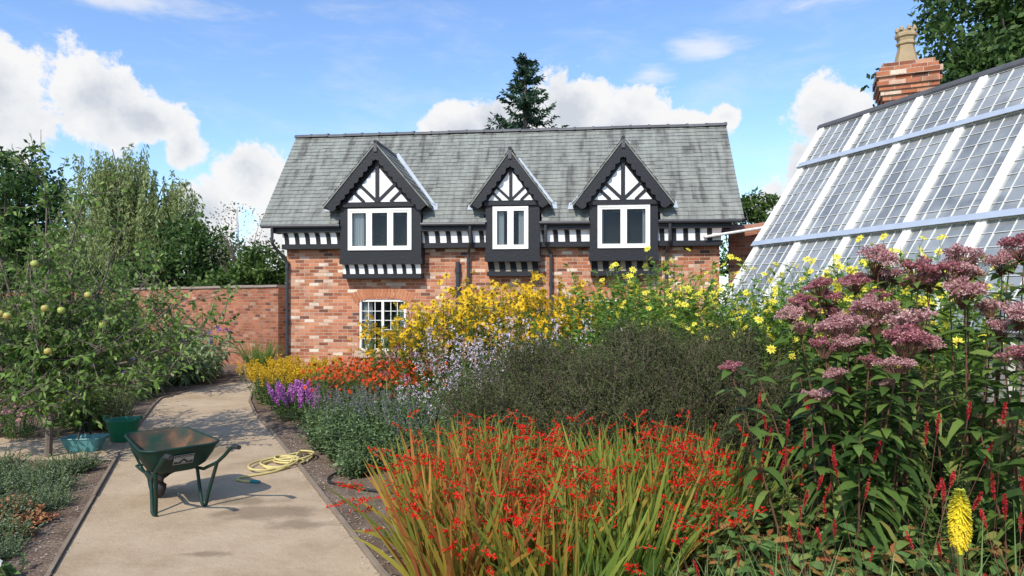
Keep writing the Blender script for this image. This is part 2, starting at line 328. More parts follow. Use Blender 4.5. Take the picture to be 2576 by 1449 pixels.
for x in (w0,w1-.22):
    mb.add([[x,WB,3.4],[x,3.75,3.4],[x,2.0,5.6],[x+.22,WB,3.4],[x+.22,3.75,3.4],[x+.22,2.0,5.6]],[[0,1,2],[5,4,3]]); 
part(house,"wall",mb.mesh("house_wall",M_brick))
for (a0,a1,z0,z1) in wins:
    mb=MB()
    c=(a0+a1)/2; hw=(a1-a0)/2+.10; rise=.15; Rr=(hw*hw+rise*rise)/(2*rise); k=19; am=math.asin(hw/Rr)
    for i in range(k):
        t0=-am+2*am*i/k+.004; t1=-am+2*am*(i+1)/k-.004
        zc=z1-.10+rise-Rr
        poly=[(c+Rr*math.sin(t0),zc+Rr*math.cos(t0)),(c+Rr*math.sin(t1),zc+Rr*math.cos(t1)),(c+(Rr+.24)*math.sin(t1),zc+(Rr+.24)*math.cos(t1)),(c+(Rr+.24)*math.sin(t0),zc+(Rr+.24)*math.cos(t0))]
        mb.prism(poly,WB-.006,WB+.05,0,random.random())
    part(house,"window_arch",mb.mesh("window_arch",M_arch))
segs=[(w0,1.85),(3.68,5.10),(6.27,7.33),(8.757,w1)]
mb=MB()
for a0,a1 in segs:
    mb.box(a0-(.2 if a0==w0 else 0),a1+(.2 if a1==w1 else 0),.03,WB-.003,3.205,3.36)
mb.box(w0-.02,w1+.02,.13,WB-.002,2.845,2.955)
def cove(mb,a0,a1,zb,zt,bb,bt,period=.245,bw=.1,off=0):
    K=6; pts=[(bb-(bb-bt)*(1-math.cos(t)),zb+(zt-zb)*math.sin(t)) for t in np.linspace(0,math.pi/2,K)]
    for i in range(K-1):
        (b1,z1),(b2,z2)=pts[i],pts[i+1]
        mb.add([[a0,b1,z1],[a1,b1,z1],[a1,b2,z2],[a0,b2,z2]],[0,1,2,3],m=1)
        a=a0+off
        while a<a1-bw*.5:
            a_e=min(a+bw,a1); d=.012; q1=.02*i/(K-1); q2=.02*(i+1)/(K-1)
            mb.add([[a-q1,b1-d,z1-d*.3],[a_e-q1,b1-d,z1-d*.3],[a_e-q2,b2-d,z2-d*.3],[a-q2,b2-d,z2-d*.3],[a-q1,b1,z1],[a-q2,b2,z2],[a_e-q1,b1,z1],[a_e-q2,b2,z2]],[[0,1,2,3],[0,3,5,4],[1,6,7,2]],m=0)
            a+=period
bays=[dict(c=2.70,h=1.13,za=5.09,ze=3.776,x0=1.85,x1=3.68,w=(2.03,3.47),zb=2.49,n=3),
      dict(c=5.65,h=.82,za=4.867,ze=3.763,x0=5.10,x1=6.27,w=(5.256,6.03),zb=2.53,n=2),
      dict(c=8.03,h=1.0,za=5.04,ze=3.74,x0=7.33,x1=8.757,w=(7.498,8.593),zb=2.53,n=2)]
for a0,a1 in segs: cove(mb,a0,a1,2.957,3.203,.155,.075,bw=.10,off=.05)
part(house,"eaves_timber",mb.mesh("eaves_timber",[M_black,M_white]))
def slopeT(a,s,nn):
    return np.array([a,s*math.cos(TH)-nn*math.sin(TH),EZ+s*math.sin(TH)+nn*math.cos(TH)])
mb=MB()
def inbay(a,s):
    b=s*math.cos(TH)
    for B in bays:
        if b<.16 and B['x0']-.05<a<B['x1']+.05: return True
        bz=EZ+s*math.sin(TH)
        frac=(B['za']-bz-.12)/(B['za']-B['ze'])
        if bz<B['za']-.15 and abs(a-B['c'])<B['h']*min(frac,1)-.05 and bz>B['ze']: return True
        if bz<=B['ze'] and B['x0']+.05<a<B['x1']-.05: return True
    return False
rows=25; ex=slope/rows
for r_ in range(rows):
    a=-.02-random.random()*.12 if r_%2 else -.02
    s0=r_*ex
    while a<HL:
        wd=random.uniform(.13,.21); a1=min(a+wd,HL+.02); aa=max(a,-.02)
        if a1-aa>.03 and not inbay((aa+a1)/2,s0+ex/2):
            j=random.uniform(-.008,.008); t=random.uniform(.014,.022); up=s0+ex*1.12
            P=[slopeT(aa+.002,s0+j,t),slopeT(a1-.002,s0+j,t+random.uniform(-.003,.003)),slopeT(a1-.002,up,.004),slopeT(aa+.002,up,.004)]
            Q=[slopeT(aa+.002,s0+j,t-.012),slopeT(a1-.002,s0+j,t-.012)]
            mb.add(P+Q,[[0,1,2,3]],random.random() if random.random()<.94 else -.15); mb.add(P+Q,[[4,5,1,0]],-1.5)
        a+=wd
Tt=lambda a,s,n:slopeT(a,s,n)
for a0,a1 in [(-.02,1.80),(3.73,5.05),(6.32,7.28),(8.81,HL+.02)]:
    mb.add([Tt(a0,-.0,.002),Tt(a1,-.0,.002),Tt(a1,.3,.002),Tt(a0,.3,.002),Tt(a0,0,-.05),Tt(a1,0,-.05),Tt(a1,.3,-.05),Tt(a0,.3,-.05)],[[0,1,2,3],[4,7,6,5],[0,4,5,1],[1,5,6,2],[0,3,7,4]],0)
mb.add([Tt(-.02,.3,.001),Tt(HL+.02,.3,.001),Tt(HL+.02,slope,.001),Tt(-.02,slope,.001),Tt(-.02,.3,-.05),Tt(HL+.02,.3,-.05),Tt(HL+.02,slope,-.05),Tt(-.02,slope,-.05)],[[0,1,2,3],[4,7,6,5],[1,5,6,2],[0,3,7,4]],0)
mb.add([[-.02,RB,RZ],[HL+.02,RB,RZ],[HL+.02,2*RB+.1,EZ-.1],[-.02,2*RB+.1,EZ-.1]],[0,1,2,3],.4)
roof=part(house,"roof",mb.mesh("house_roof",M_slate))
mb=MB(); a=-.04
while a<HL:
    a1=min(a+.44,HL+.04); g=random.uniform(-.006,.006)
    th=np.linspace(0,math.pi,7)
    for (x0,x1,rr) in [(a,a1-.05,.085),(a1-.05,a1,.10)]:
        P=[[x,RB+rr*1.1*math.cos(t),RZ-.03+g+rr*.95*math.sin(t)] for x in (x0,x1) for t in th]
        mb.add(P,[[i,i+1,7+i+1,7+i] for i in range(6)],random.random())
        mb.add(P,[list(range(7))],.3); mb.add(P,[list(range(13,6,-1))],.3)
    a=a1
part(roof,"ridge_tiles",mb.mesh("ridge_tiles",M_ridge))
for a0,a1 in segs:
    a0=a0-.42 if a0==w0 else a0+.0; a1=a1+.38 if a1==w1 else a1
    mb=MB(); mb.tube([[a0,-.035,3.345],[a1,-.035,3.34]],.04,8)
    part(house,"gutter",mb.mesh("gutter",M_pipe))
def pipe(pts,r=.035,name="downpipe",joints=()):
    mb=MB(); mb.tube(pts,r,8)
    for z in joints: mb.tube([[pts[-1][0],pts[-1][1],z],[pts[-1][0],pts[-1][1],z+.09]],r*1.35,8)
    part(house,name,mb.mesh(name,M_pipe))
pipe([[.30,-.05,3.32],[.30,-.05,2.98],[.33,.05,2.86],[.47,.22,2.66],[.50,.27,2.55],[.50,.27,0]],joints=(2.4,1.2,.3))
pipe([[4.77,-.03,3.3],[4.77,-.0,2.95],[4.68,.24,2.7],[4.68,.27,0]],joints=(2.0,1.2))
pipe([[6.40,-.03,3.3],[6.40,-.0,2.95],[6.50,.24,2.7],[6.50,.27,0]],joints=(2.0,1.2))
pipe([[9.0,-.03,3.3],[9.0,-.0,2.95],[8.95,.24,2.7],[8.95,.27,0]],joints=(2.4,1.5))
pipe([[4.44,.27,2.55],[4.44,.27,0]],r=.05,name="soil_pipe",joints=(2.3,1.9))
pipe([[6.68,.29,2.1],[6.68,.29,0]],r=.02,name="waste_pipe")
def window_mesh(name,a0,a1,z0,z1,b,lights,bars=0,cur=(.2,),fw=.055,depth=.2):
    mb=MB()
    mb.box(a0,a1,b-.03,b+.05,z0,z0+fw); mb.box(a0,a1,b-.03,b+.05,z1-fw,z1)
    lw=(a1-a0)/lights
    for i in range(lights+1):
        x=a0+i*lw; xa=max(a0,x-fw*.5); xb=min(a1,x+fw*.5)
        if i==0: xb=a0+fw
        if i==lights: xa=a1-fw
        mb.box(xa,xb,b-.028,b+.048,z0+fw,z1-fw)
    for i in range(lights):
        x0=a0+i*lw+(fw if i==0 else fw*.5)+.004; x1=a0+(i+1)*lw-(fw if i==lights-1 else fw*.5)-.004
        f=.038; zz0=z0+fw+.004; zz1=z1-fw-.004
        if not bars:
            mb.box(x0,x0+f,b-.022,b+.03,zz0,zz1); mb.box(x1-f,x1,b-.022,b+.03,zz0,zz1); mb.box(x0+f,x1-f,b-.022,b+.03,zz0,zz0+f); mb.box(x0+f,x1-f,b-.022,b+.03,zz1-f,zz1)
        else:
            k=bars
            for j in range(1,k): 
                x=x0+(x1-x0)*j/k; mb.box(x-.007,x+.007,b-.01,b+.02,zz0,zz1)
            for j in range(1,5):
                z=zz0+(zz1-zz0)*j/5; mb.box(x0,x1,b-.008,b+.018,z-.007,z+.007)
    mb.add([[a0+.02,b+.01,z0+.02],[a1-.02,b+.01,z0+.02],[a1-.02,b+.01,z1-.02],[a0+.02,b+.01,z1-.02]],[0,1,2,3],m=1)
    W=a1-a0
    for side in (0,1):
        c=cur[side%len(cur)]*W; k=16
        xs=np.linspace(0,c,k); ys=b+.09+.015*np.sin(np.arange(k)*1.9)
        xs=a0+fw+xs if side==0 else a1-fw-xs
        V=[[xs[i],ys[i],z] for j,z in enumerate((z0+.03,z1-.03)) for i in range(k)]
        mb.add(V,[[i,i+1,k+i+1,k+i] for i in range(k-1)],m=2)
    mb.add([[a0,b+depth,z0],[a1,b+depth,z0],[a1,b+depth,z1],[a0,b+depth,z1]],[0,1,2,3],m=3)
    for x in (a0+.001,a1-.001): mb.add([[x,b+.05,z0],[x,b+depth,z0],[x,b+depth,z1],[x,b+.05,z1]],[0,1,2,3],m=3)
    for z in (z0+.001,z1-.001): mb.add([[a0,b+.05,z],[a1,b+.05,z],[a1,b+depth,z],[a0,b+depth,z]],[0,1,2,3],m=3)
    return mb.mesh(name,[M_cream,M_glass,M_curtain,M_dark])
for i,(a0,a1,z0,z1) in enumerate(wins):
    w=part(house,"window",window_mesh("ground_window",a0,a1,z0,z1,WB+.05,2,bars=3,cur=(.2,.12),depth=.3))
    mb=MB(); mb.box(a0-.08,a1+.08,WB-.07,WB+.04,z0-.15,z0-.003); part(w,"sill",mb.mesh("sill",M_sill))
M_jetty=noisemat("beige_jetty_render",[(.30,.25,.19),(.42,.36,.28)],scale=6,rough=.8,bump=.1)  # beige blocks in the jetty coves below the second and third dormers
for bi,B in enumerate(bays):
    x0,x1,zb=B['x0'],B['x1'],B['zb']; wa,wb=B['w']; f=.02; zt=B['ze']+.06; c=B['c']
    mb=MB()
    mb.box(x0,wa,f,.6,zb,zt); mb.box(wb,x1,f,.6,zb,zt); mb.box(wa,wb,f,.33,zb,2.795); mb.box(wa,wb,f,.33,3.712,zt)
    mb.box(x0-.02,x1+.02,f-.010,f-.001,zb,zb+.12); mb.box(x0-.03,x1+.03,f-.045,f-.001,zt-.09,zt-.0)
    sl=(B['za']-B['ze'])/B['h']
    gz=zt; gh=(B['za']-gz)/sl
    mb.prism([(c-gh,gz),(c+gh,gz),(c,B['za']-.03)],f+.003,f+.06)
    mb.box(x0+.02,x1-.02,.10,WB-.002,zb-.31,zb-.21)
    cove(mb,x0+.03,x1-.03,zb-.208,zb-.003,.125 if bi==0 else .2,f+.03,off=.07 if bi==0 else .02,period=.215 if bi==0 else .24,bw=.085 if bi==0 else .13)
    ph=.60*B['h']; pz=zt+.02; pt=pz+ph*sl
    wm=MB(); wm.prism([(c-ph,pz),(c+ph,pz),(c,pt)],f-.012,f+.001,0)
    tk=.042*(1 if bi!=1 else .8)
    mb.box(c-tk,c+tk,f-.034,f-.013,pz-.01,B['za']-.12)
    for s in (-1,1):
        for bx in (.0,.44):
            p=np.array([c+s*ph*bx,pz]); dx=1.0; dz=.95
            t=(ph-ph*bx)/(dx+dz/sl); q=np.array([c+s*(ph*bx+dx*t),pz+dz*t]); d=unit(q-p); nrm=np.array([-d[1],d[0]])*tk*.8
            q=q+d*.05
            mb.prism([tuple(p-nrm),tuple(q-nrm),tuple(q+nrm),tuple(p+nrm)],f-.028,f-.0125)
    d=part(house,"dormer",mb.mesh("dormer_timber",[M_black,M_white if bi==0 else M_jetty]))
    part(d,"gable_panel",wm.mesh("gable_panel",M_white))
    part(d,"window",window_mesh("dormer_window",wa+.002,wb-.002,2.797,3.71,f+.0,B['n'],cur=((.20,.06) if bi==0 else (.24,.22) if bi==1 else (.07,.09)),fw=.05,depth=.3))
    for s in (-1,1):
        mb=MB(); p=np.array([c,B['za']]); q=np.array([c+s*B['h'],B['ze']-.02]); L_=np.linalg.norm(q-p); dd=(q-p)/L_; nn=np.array([-dd[1],dd[0]]); 
        if nn[1]>0: nn=-nn
        k=int(L_/.155); inner=[]; bd=.17 if bi!=1 else .14
        for i in range(k*6+1):
            t=i/(k*6); ph_=(i%6)/6; dep=bd+.045*math.sin(math.pi*ph_)
            pt=p+dd*L_*t+nn*dep
            if s*(pt[0]-c)<0.0: pt=np.array([c,pt[1]])
            inner.append(pt)
        top=[(p+dd*L_*i/(k*6)) for i in range(k*6+1)]
        for i in range(k*6):
            a_,b_,c_,d_=top[i],top[i+1],inner[i+1],inner[i]
            y0=-.13; y1=-.09
            V=[[v[0],y0,v[1]] for v in (a_,b_,c_,d_)]+[[v[0],y1,v[1]] for v in (a_,b_,c_,d_)]
            mb.add(V,[[0,1,2,3],[7,6,5,4],[3,2,6,7],[0,4,5,1]])
        part(d,"bargeboard",mb.mesh("bargeboard",M_black))
    mb=MB(); k1=(RZ-EZ)/RB; bA=(B['za']-EZ)/k1+.06; bE=(B['ze']-EZ)/k1+.05; y0=-.15
    for s in (-1,1):
        P=[[c,y0,B['za']+.045],[c+s*(B['h']+.05),y0,B['ze']-.02],[c+s*(B['h']+.05),bE,B['ze']-.02],[c,bA,B['za']+.045]]
        Q=[[v[0],v[1],v[2]-.045] for v in P]
        mb.add(P+Q,[[0,1,2,3],[7,6,5,4],[0,4,5,1],[1,5,6,2],[2,6,7,3]],.5)
        nx=9; L1=np.array(P)
        for i in range(nx):
            u0=i/nx; u1=(i+1)/nx
            e0=L1[0]*(1-u1)+L1[1]*u1; e1=L1[3]*(1-u1)+L1[2]*u1; g0=L1[0]*(1-u0)+L1[1]*u0; g1=L1[3]*(1-u0)+L1[2]*u0
            m_=max(1,int(np.linalg.norm(e1-e0)/.2))
            for j in range(m_):
                v0=j/m_; v1=(j+1)/m_-.012
                A0=e0*(1-v0)+e1*v0; A1=e0*(1-v1)+e1*v1; C1=g0*(1-v1)+g1*v1; C0=g0*(1-v0)+g1*v0
                up=np.array([s*.012,0,.014]); V=[A0+up,A1+up,C1+up*.3,C0+up*.3,A0,A1]
                mb.add(V,[[0,1,2,3],[0,4,5,1]],random.random())
    part(d,"dormer_roof",mb.mesh("dormer_roof",M_slate))
    mb=MB()
    mb.tube([[c,y0-.01,B['za']+.06],[c,bA,B['za']+.06]],.045,8); mb.box(c-.035,c+.035,-.16,-.132,B['za']-.16,B['za']+.08)
    part(d,"dormer_ridge",mb.mesh("dormer_ridge",M_ridge))
    mb=MB()
    for s in (-1,1):
        e=.025
        def mr(a,b): return [a,b-math.sin(TH)*e,EZ+b*k1+math.cos(TH)*e]
        hE=B['h']+.05
        mb.add([mr(c+s*(hE-.02),bE-.02),mr(c+s*(hE+.09),bE-.06),mr(c+s*.06,bA+.05),mr(c,bA)],[0,1,2,3])
        mb.add([mr(c+s*(hE-.15),bE-.12),mr(c+s*(hE+.12),bE-.13),mr(c+s*(hE+.09),bE-.0),mr(c+s*(hE-.1),bE+.0)],[0,1,2,3])
    part(d,"lead_flashing",mb.mesh("valley_lead",M_lead))

# ------------------------------------------------------------------ garden walls
M_coping=noisemat("mossy_stone_coping",[(.20,.16,.13),(.38,.30,.25)],scale=4,rough=.9,bump=.3)
def garden_wall(p,q,h,label,th=.35):
    p=np.array(p,float); q=np.array(q,float); L_=np.linalg.norm(q-p); ang=math.atan2(q[1]-p[1],q[0]-p[0])
    o=thing("garden_wall",label,"wall",(p[0],p[1],0),ang)
    mb=MB(); mb.box(0,L_,0,th,0,h-.06); part(o,"brickwork",mb.mesh("brickwork",M_brickw))
    mb=MB()
    x=0
    while x<L_:
        x1=min(x+.5,L_); g=random.uniform(-.008,.008); mb.box(x,x1-.008,-.04,th+.04,h-.058+g*.2,h+g); x=x1
    part(o,"coping",mb.mesh("coping",M_coping)); return o
garden_wall((-5.55,17.1),(-26,32.6),2.08,"old weathered red brick garden wall with stone coping")
gw2=garden_wall((4.75,14.9),(7.3,14.3),3.35,"tall red brick wall joining the cottage and glasshouse")

# ------------------------------------------------------------------ glasshouse
gz_top,gz_e,gw=4.6,1.475,2.229
gh=thing("glasshouse","long white lean-to glasshouse with steep glazed slope","glasshouse",(5.37,11.72,0),math.atan2(-.949,.314))
GLen=10.5; gth=math.atan2(gz_top-gz_e,gw); gs=math.hypot(gz_top-gz_e,gw)
def gT(x,s,n):
    return np.array([x,-s*math.cos(gth)-n*math.sin(gth),gz_top-s*math.sin(gth)+n*math.cos(gth)])
def gbox(mb,x0,x1,s0,s1,n0,n1,m=0):
    V=[gT(x,s,n) for n in (n0,n1) for s in (s0,s1) for x in (x0,x1)]
    mb.add(V,[[0,2,3,1],[4,5,7,6],[0,1,5,4],[2,6,7,3],[0,4,6,2],[1,3,7,5]],.5,m)
tiers=[(0,.213*gs,.05),(.213*gs,.64*gs,.02),(.64*gs,gs,-.01)]
M_wp=noisemat("white_glasshouse_paint",[(.74,.72,.66),(.82,.80,.75)],scale=3,rough=.6,bump=.05)
M_bar=noisemat("glazing_bar_paint",[(.62,.61,.57),(.74,.73,.68)],scale=3,rough=.6,bump=.05)
mb=MB(); mg=MB(); ml=MB(); m2_=MB()
sp_=.955; nb=int(GLen/sp_); NJ=5
for ti,(s0,s1,n0) in enumerate(tiers):
    shift=(-.0,.04,.08)[ti]
    for i in range(nb+1):
        x=i*sp_+shift
        gbox(mb,x-.055,x-.006,s0,s1+.03,n0-.03,n0+.035); gbox(mb,x+.006,x+.055,s0,s1+.03,n0-.03,n0+.035); gbox(mb,x-.006,x+.006,s0,s1+.03,n0-.03,n0+.02)
        if i<nb:
            for j in range(1,NJ):
                xx_=x+sp_*j/NJ; gbox(m2_,xx_-.006,xx_+.006,s0,s1+.02,n0-.01,n0+.012)
            gbox(mb,x+.055,x+sp_-.055,s0,s0+.02,n0-.02,n0+.016)
            k=max(2,int((s1-s0)/.19))
            for q in range(k):
                t1=s0+(s1-s0)*(q+1)/k+.02
                for j in range(NJ):
                    t0=s0+(s1-s0)*q/k; dz=random.uniform(-.003,.003); dz2=random.uniform(-.003,.003)
                    xa=x+sp_*j/NJ+.006; xb=x+sp_*(j+1)/NJ-.006
                    V=[gT(xa,t0,n0+.002+dz),gT(xb,t0,n0+.002+dz2),gT(xb,t1,n0+.008+dz2),gT(xa,t1,n0+.008+dz)]
                    mg.add(V,[0,1,2,3],random.random())
                gbox(m2_,x+.055,x+sp_-.055,t1-.007,t1+.0,n0+.010,n0+.014)
    if s1<gs: gbox(ml,-.02,nb*sp_,s1-.045,s1+.05,n0+.036,n0+.042); 
gbox(ml,-.02,nb*sp_,gs-.02,gs+.10,-.03,.0)
for i in range(nb+1):
    x=i*sp_; mb.tube([gT(x,.1,-.35),gT(x,gs*.5,-.42),gT(x,gs-.1,-.3)],.015,5)
for j in range(1,7):
    s=gs*j/7; gbox(mb,0,nb*sp_,s-.012,s+.012,-.12,-.09)
for j in range(0,6):
    y=-gw*j/5.0; zt=gz_top-(-y)*math.tan(gth)-.02
    mb.box(-.03,.02,y-.02,y+.02,0,max(zt,gz_e))
part(gh,"glazing_frame",mb.mesh("glazing_frame",M_wp))
part(gh,"glazing_bars",m2_.mesh("glazing_bars",M_bar))
mg.add([[-.005,-gw,gz_e],[-.005,0,gz_e],[-.005,0,gz_top]],[0,1,2]); mg.add([[-.005,-gw,.5],[-.005,0,.5],[-.005,0,gz_e],[-.005,-gw,gz_e]],[0,1,2,3])
mg.add([[0,-gw,.6],[nb*sp_,-gw,.6],[nb*sp_,-gw,gz_e],[0,-gw,gz_e]],[0,1,2,3])
part(gh,"glass",mg.mesh("glasshouse_glass",M_gh))
M_bl=noisemat("blue_grey_lead_strip",[(.32,.37,.45),(.48,.53,.60)],scale=4,rough=.5,metal=.1,detail=10)
part(gh,"lead_strip",ml.mesh("lead_strip",M_bl))
mb=MB(); mb.tube([[-.1,.0,gz_top+.06],[nb*sp_,.0,gz_top+.06]],.075,10); mb.box(-.08,nb*sp_,-.02,.3,gz_top-.02,gz_top+.05); part(gh,"ridge_cap",mb.mesh("ridge_cap",M_ridge))
mb=MB(); mb.box(0,nb*sp_,.02,.32,0,gz_top-.03); part(gh,"back_wall",mb.mesh("back_wall",noisemat("whitewashed_brick",[(.55,.55,.53),(.76,.76,.74)],scale=5,rough=.8,bump=.3)))
mb=MB(); mb.box(0,nb*sp_,-gw-.1,-gw+.12,0,.6); part(gh,"dwarf_wall",mb.mesh("dwarf_wall",M_brickw))
mb=MB()
for i in range(nb+1): mb.box(i*sp_-.03,i*sp_+.03,-gw-.02,-gw+.04,.6,gz_e)
part(gh,"front_posts",mb.mesh("front_posts",M_wp))
M_vine=leafmat("vine_leaf",[(.02,.05,.01),(.06,.13,.025),(.11,.2,.04)])
mb=MB(); n=3200; x=rng.uniform(.1,nb*sp_,n); s=rng.beta(2,1.4,n)*gs
keep=np.sin(x*2.1)+np.sin(x*5+s*2)*.6+rng.normal(0,.5,n)>0; x=x[keep]; s=s[keep]
P=np.array([gT(a,b,-.10-random.random()*.25) for a,b in zip(x,s)]); rhombs(mb,P,sph(len(P)),.12,.09)
part(gh,"vine",mb.mesh("vine",M_vine))
M_redtile=noisemat("red_clay_tile",[(.30,.13,.08),(.44,.22,.14)],scale=5,rough=.8,bump=.3)
lt_=thing("lean_to_roof","small lean-to roof with white edge beside the cottage","roof",(0,0,0))
V=[[4.05,14.25,3.02],[5.5,13.95,3.24],[5.5,14.5,3.38],[4.05,14.8,3.16]]
mb=MB(); V2=[[a,b,c-.03] for a,b,c in V]; mb.add(V+V2,[[0,1,2,3],[7,6,5,4],[0,4,5,1],[1,5,6,2],[2,6,7,3],[3,7,4,0]]); part(lt_,"tiles",mb.mesh("lean_to_tiles",M_redtile))
mb=MB(); mb.tube([[4.03,14.23,3.02],[5.5,13.93,3.24]],.028,6); mb.tube([[4.03,14.23,3.02],[4.03,14.8,3.16]],.02,6); part(lt_,"white_edge",mb.mesh("white_edge",M_wp))
# chimney
ch=thing("brick_chimney","tall brick chimney with corbelled top and crowned clay pot","chimney",(6.32,10.95,-.10),R(-24))
mb=MB(); mb.box(-.33,.33,-.30,.30,0.1,4.95)
for i,(z0,z1,e) in enumerate([(4.95,5.03,.355),(5.03,5.10,.385),(5.10,5.17,.41),(5.17,5.24,.44),(5.24,5.31,.41),(5.31,5.40,.45),(5.40,5.47,.40),(5.47,5.54,.36)]): mb.box(-e,e,-e+.03,e-.03,z0,z1)
part(ch,"stack",mb.mesh("chimney_stack",M_brick))
M_pot=noisemat("buff_clay_pot",[(.26,.19,.11),(.50,.38,.22)],scale=6,rough=.8,bump=.2)
mb=MB(); zb=5.54
mb.lathe([(.22,0),(.21,.05),(.175,.06),(.125,.28),(.12,.33),(.145,.35),(.145,.38),(.125,.40),(.14,.45),(.165,.47),(.165,.51),(.145,.53),(.145,.57),(.115,.57),(.115,.47)],(0,0,zb),8)
for i in range(8):
    t=i*math.pi/4+.2; x,y=.13*math.cos(t),.13*math.sin(t)
    mb.lathe([(.034,0),(.03,.04),(.0,.09)],(x,y,zb+.56),6)
part(ch,"chimney_pot",mb.mesh("chimney_pot",M_pot))

# ------------------------------------------------------------------ trees
M_bark=noisemat("bark",[(.08,.06,.045),(.2,.165,.13)],scale=8,rough=.9,bump=.6,stretch=(1,1,.2))
def tree(name,label,loc,blobs,nclump,nleaf,ls,mat,cr=.5,trunkr=.2,droop=.3,hang=0,cat="tree",tw=1):
    o=thing(name,label,cat,(loc[0],loc[1],0))
    B=np.array(blobs,float); vol=B[:,3]*B[:,4]*B[:,5]; idx=rng.choice(len(B),nclump,p=vol/vol.sum())
    d=sph(nclump); r=rng.random(nclump)**.45
    C=B[idx,:3]+d*r[:,None]*B[idx,3:6]
    C[:,2]=np.maximum(C[:,2],.4)
    ci=np.repeat(np.arange(nclump),nleaf); n=len(ci)
    crs=cr*rng.uniform(.6,1.3,nclump)
    dd=sph(n); P=C[ci]+dd*(crs[ci]*rng.random(n)**.5)[:,None]*np.array([1,1,.75])
    if hang:
        ns=nclump*4; sc=rng.integers(0,nclump,ns); S0=C[sc]+rng.normal(0,.22,(ns,3)); Ls=hang*rng.uniform(.35,1.1,ns)
        si=rng.integers(0,ns,n); u=rng.random(n); P=S0[si].copy(); P[:,2]-=u*Ls[si]; P[:,:2]+=rng.normal(0,.03,(n,2)); P[:,2]=np.maximum(P[:,2],.5)
        D=unit(rng.normal(0,.5,(n,3))+[0,0,-1]); a=np.clip(.5*rng.random(n)+.5*rng.random(ns)[si],0,1)
    else:
        D=unit(rng.normal(0,1,(n,3))+dd*.5+[0,0,-droop]); a=np.clip(.25+.5*rng.random(n)+rng.normal(0,.13,nclump)[ci],0,1)
    mb=MB(); rhombs(mb,P,D,ls*rng.uniform(.6,1.3,n),ls*.55*tw*rng.uniform(.7,1.2,n),a)
    part(o,"crown",mb.mesh("crown",mat))
    mb=MB(); top=B[:,:3].mean(0); H=top[2]
    tp=[np.array([0,0,-.05]),np.array([random.uniform(-.05,.05)*H,0,H*.35]),top*np.array([.6,.6,.75]),top]
    mb.tube(tp,[trunkr*1.25,trunkr,trunkr*.7,trunkr*.35],8)
    for i in rng.choice(nclump,min(nclump,46),replace=False):
        s=random.uniform(.3,.9); p0=tp[1]*(1-s)+tp[3]*s; p1=C[i]; mid=(p0+p1)/2+np.array([0,0,-.08*np.linalg.norm(p1-p0)])
        mb.tube([p0,mid,p1],[trunkr*.35,trunkr*.2,trunkr*.06],5,cap=False)
    part(o,"trunk",mb.mesh("trunk",M_bark)); return o
M_t1=leafmat("dark_tree_leaf",[(.014,.032,.009),(.04,.078,.018),(.08,.135,.03)],.3)
M_t2=leafmat("willow_leaf",[(.14,.17,.06),(.22,.26,.10),(.32,.36,.17)],.45,gain=1.35)
M_t3=leafmat("mid_tree_leaf",[(.02,.045,.01),(.06,.105,.022),(.11,.17,.04)],.35)
M_t4=leafmat("sparse_tree_leaf",[(.07,.07,.04),(.15,.15,.08)],.3)
tree("broadleaf_tree","tall dense dark green broadleaf tree behind the glasshouse",(16.0,20.5),[(0,0,8.8,3.9,3.2,3.8),(-1.9,-.5,7.4,3.0,2.6,2.8),(2.4,0,10.6,3.4,3,3),(-1.0,0,10.6,2.7,2.4,2.6)],380,85,.22,M_t1,cr=.65,trunkr=.35)
tree("broadleaf_tree","small green tree beyond the end of the cottage",(8.1,22.5),[(0,0,4.2,1.1,1,1.4),(-.3,0,3.2,1.2,1,1.2),(.5,0,2.6,1.4,1,1.2)],100,90,.16,M_t3,cr=.35,trunkr=.14)
tree("broadleaf_tree","rounded green tree top showing over the slate roof",(6.6,29),[(0,0,8.1,1.4,1.3,1.0),(.3,0,6,2,2,1.6)],70,80,.2,M_t3,cr=.45,trunkr=.2)
tree("broadleaf_tree","green tree top barely showing over the slate roof",(-6.3,27),[(0,0,7.35,1.0,1,.9),(.8,0,6,2,2,1.5)],60,50,.2,M_t3,cr=.4,trunkr=.2)
tree("broadleaf_tree","large dark green tree beyond the garden wall",(-21.5,29.5),[(0,0,5.6,3.2,2.8,2.7),(-3,0,5,3,2.8,3.2),(1.0,0,4.2,2.2,2.4,2.6),(0,-1,2.6,5,2,2.3)],280,70,.26,M_t1,cr=.7,trunkr=.35)
tree("willow_tree","pale green drooping willow beyond the garden wall",(-13.9,25.0),[(0,0,6.7,1.3,1.2,.8),(-1.1,0,5.9,1.5,1.3,1.0),(1.2,0,5.5,1.2,1.3,1.1),(0,0,4.6,2.2,1.4,1.0)],170,150,.18,M_t2,cr=.4,trunkr=.22,hang=2.3,tw=.6)
tree("broadleaf_tree","dark green tree beyond the brick garden wall",(-11.1,23.6),[(.2,0,3.1,1.2,1.4,1.4),(-1.2,0,2.5,1.4,1.5,1.0),(1.0,0,2.2,1.2,1.2,1.0)],140,70,.19,M_t1,cr=.42,trunkr=.2)
tree("sparse_tree","thin sparse tree with bare twigs over the garden wall",(-8.45,21),[(0,0,3.6,1.1,1,1.0),(.2,0,2.8,1.2,1,.9)],80,14,.08,M_t4,cr=.35,trunkr=.06)
tree("broadleaf_tree","low bushy green tree beside the cottage and wall",(-7.2,20.2),[(0,0,2.4,.9,.9,1.0),(-1.0,0,2.0,.9,.9,.8)],80,70,.15,M_t3,cr=.30,trunkr=.1)
tree("broadleaf_tree","mixed green trees beyond the garden wall",(-16.5,27.5),[(0,0,2.6,2.6,2,2.2)],90,70,.22,M_t1,cr=.55,trunkr=.2)
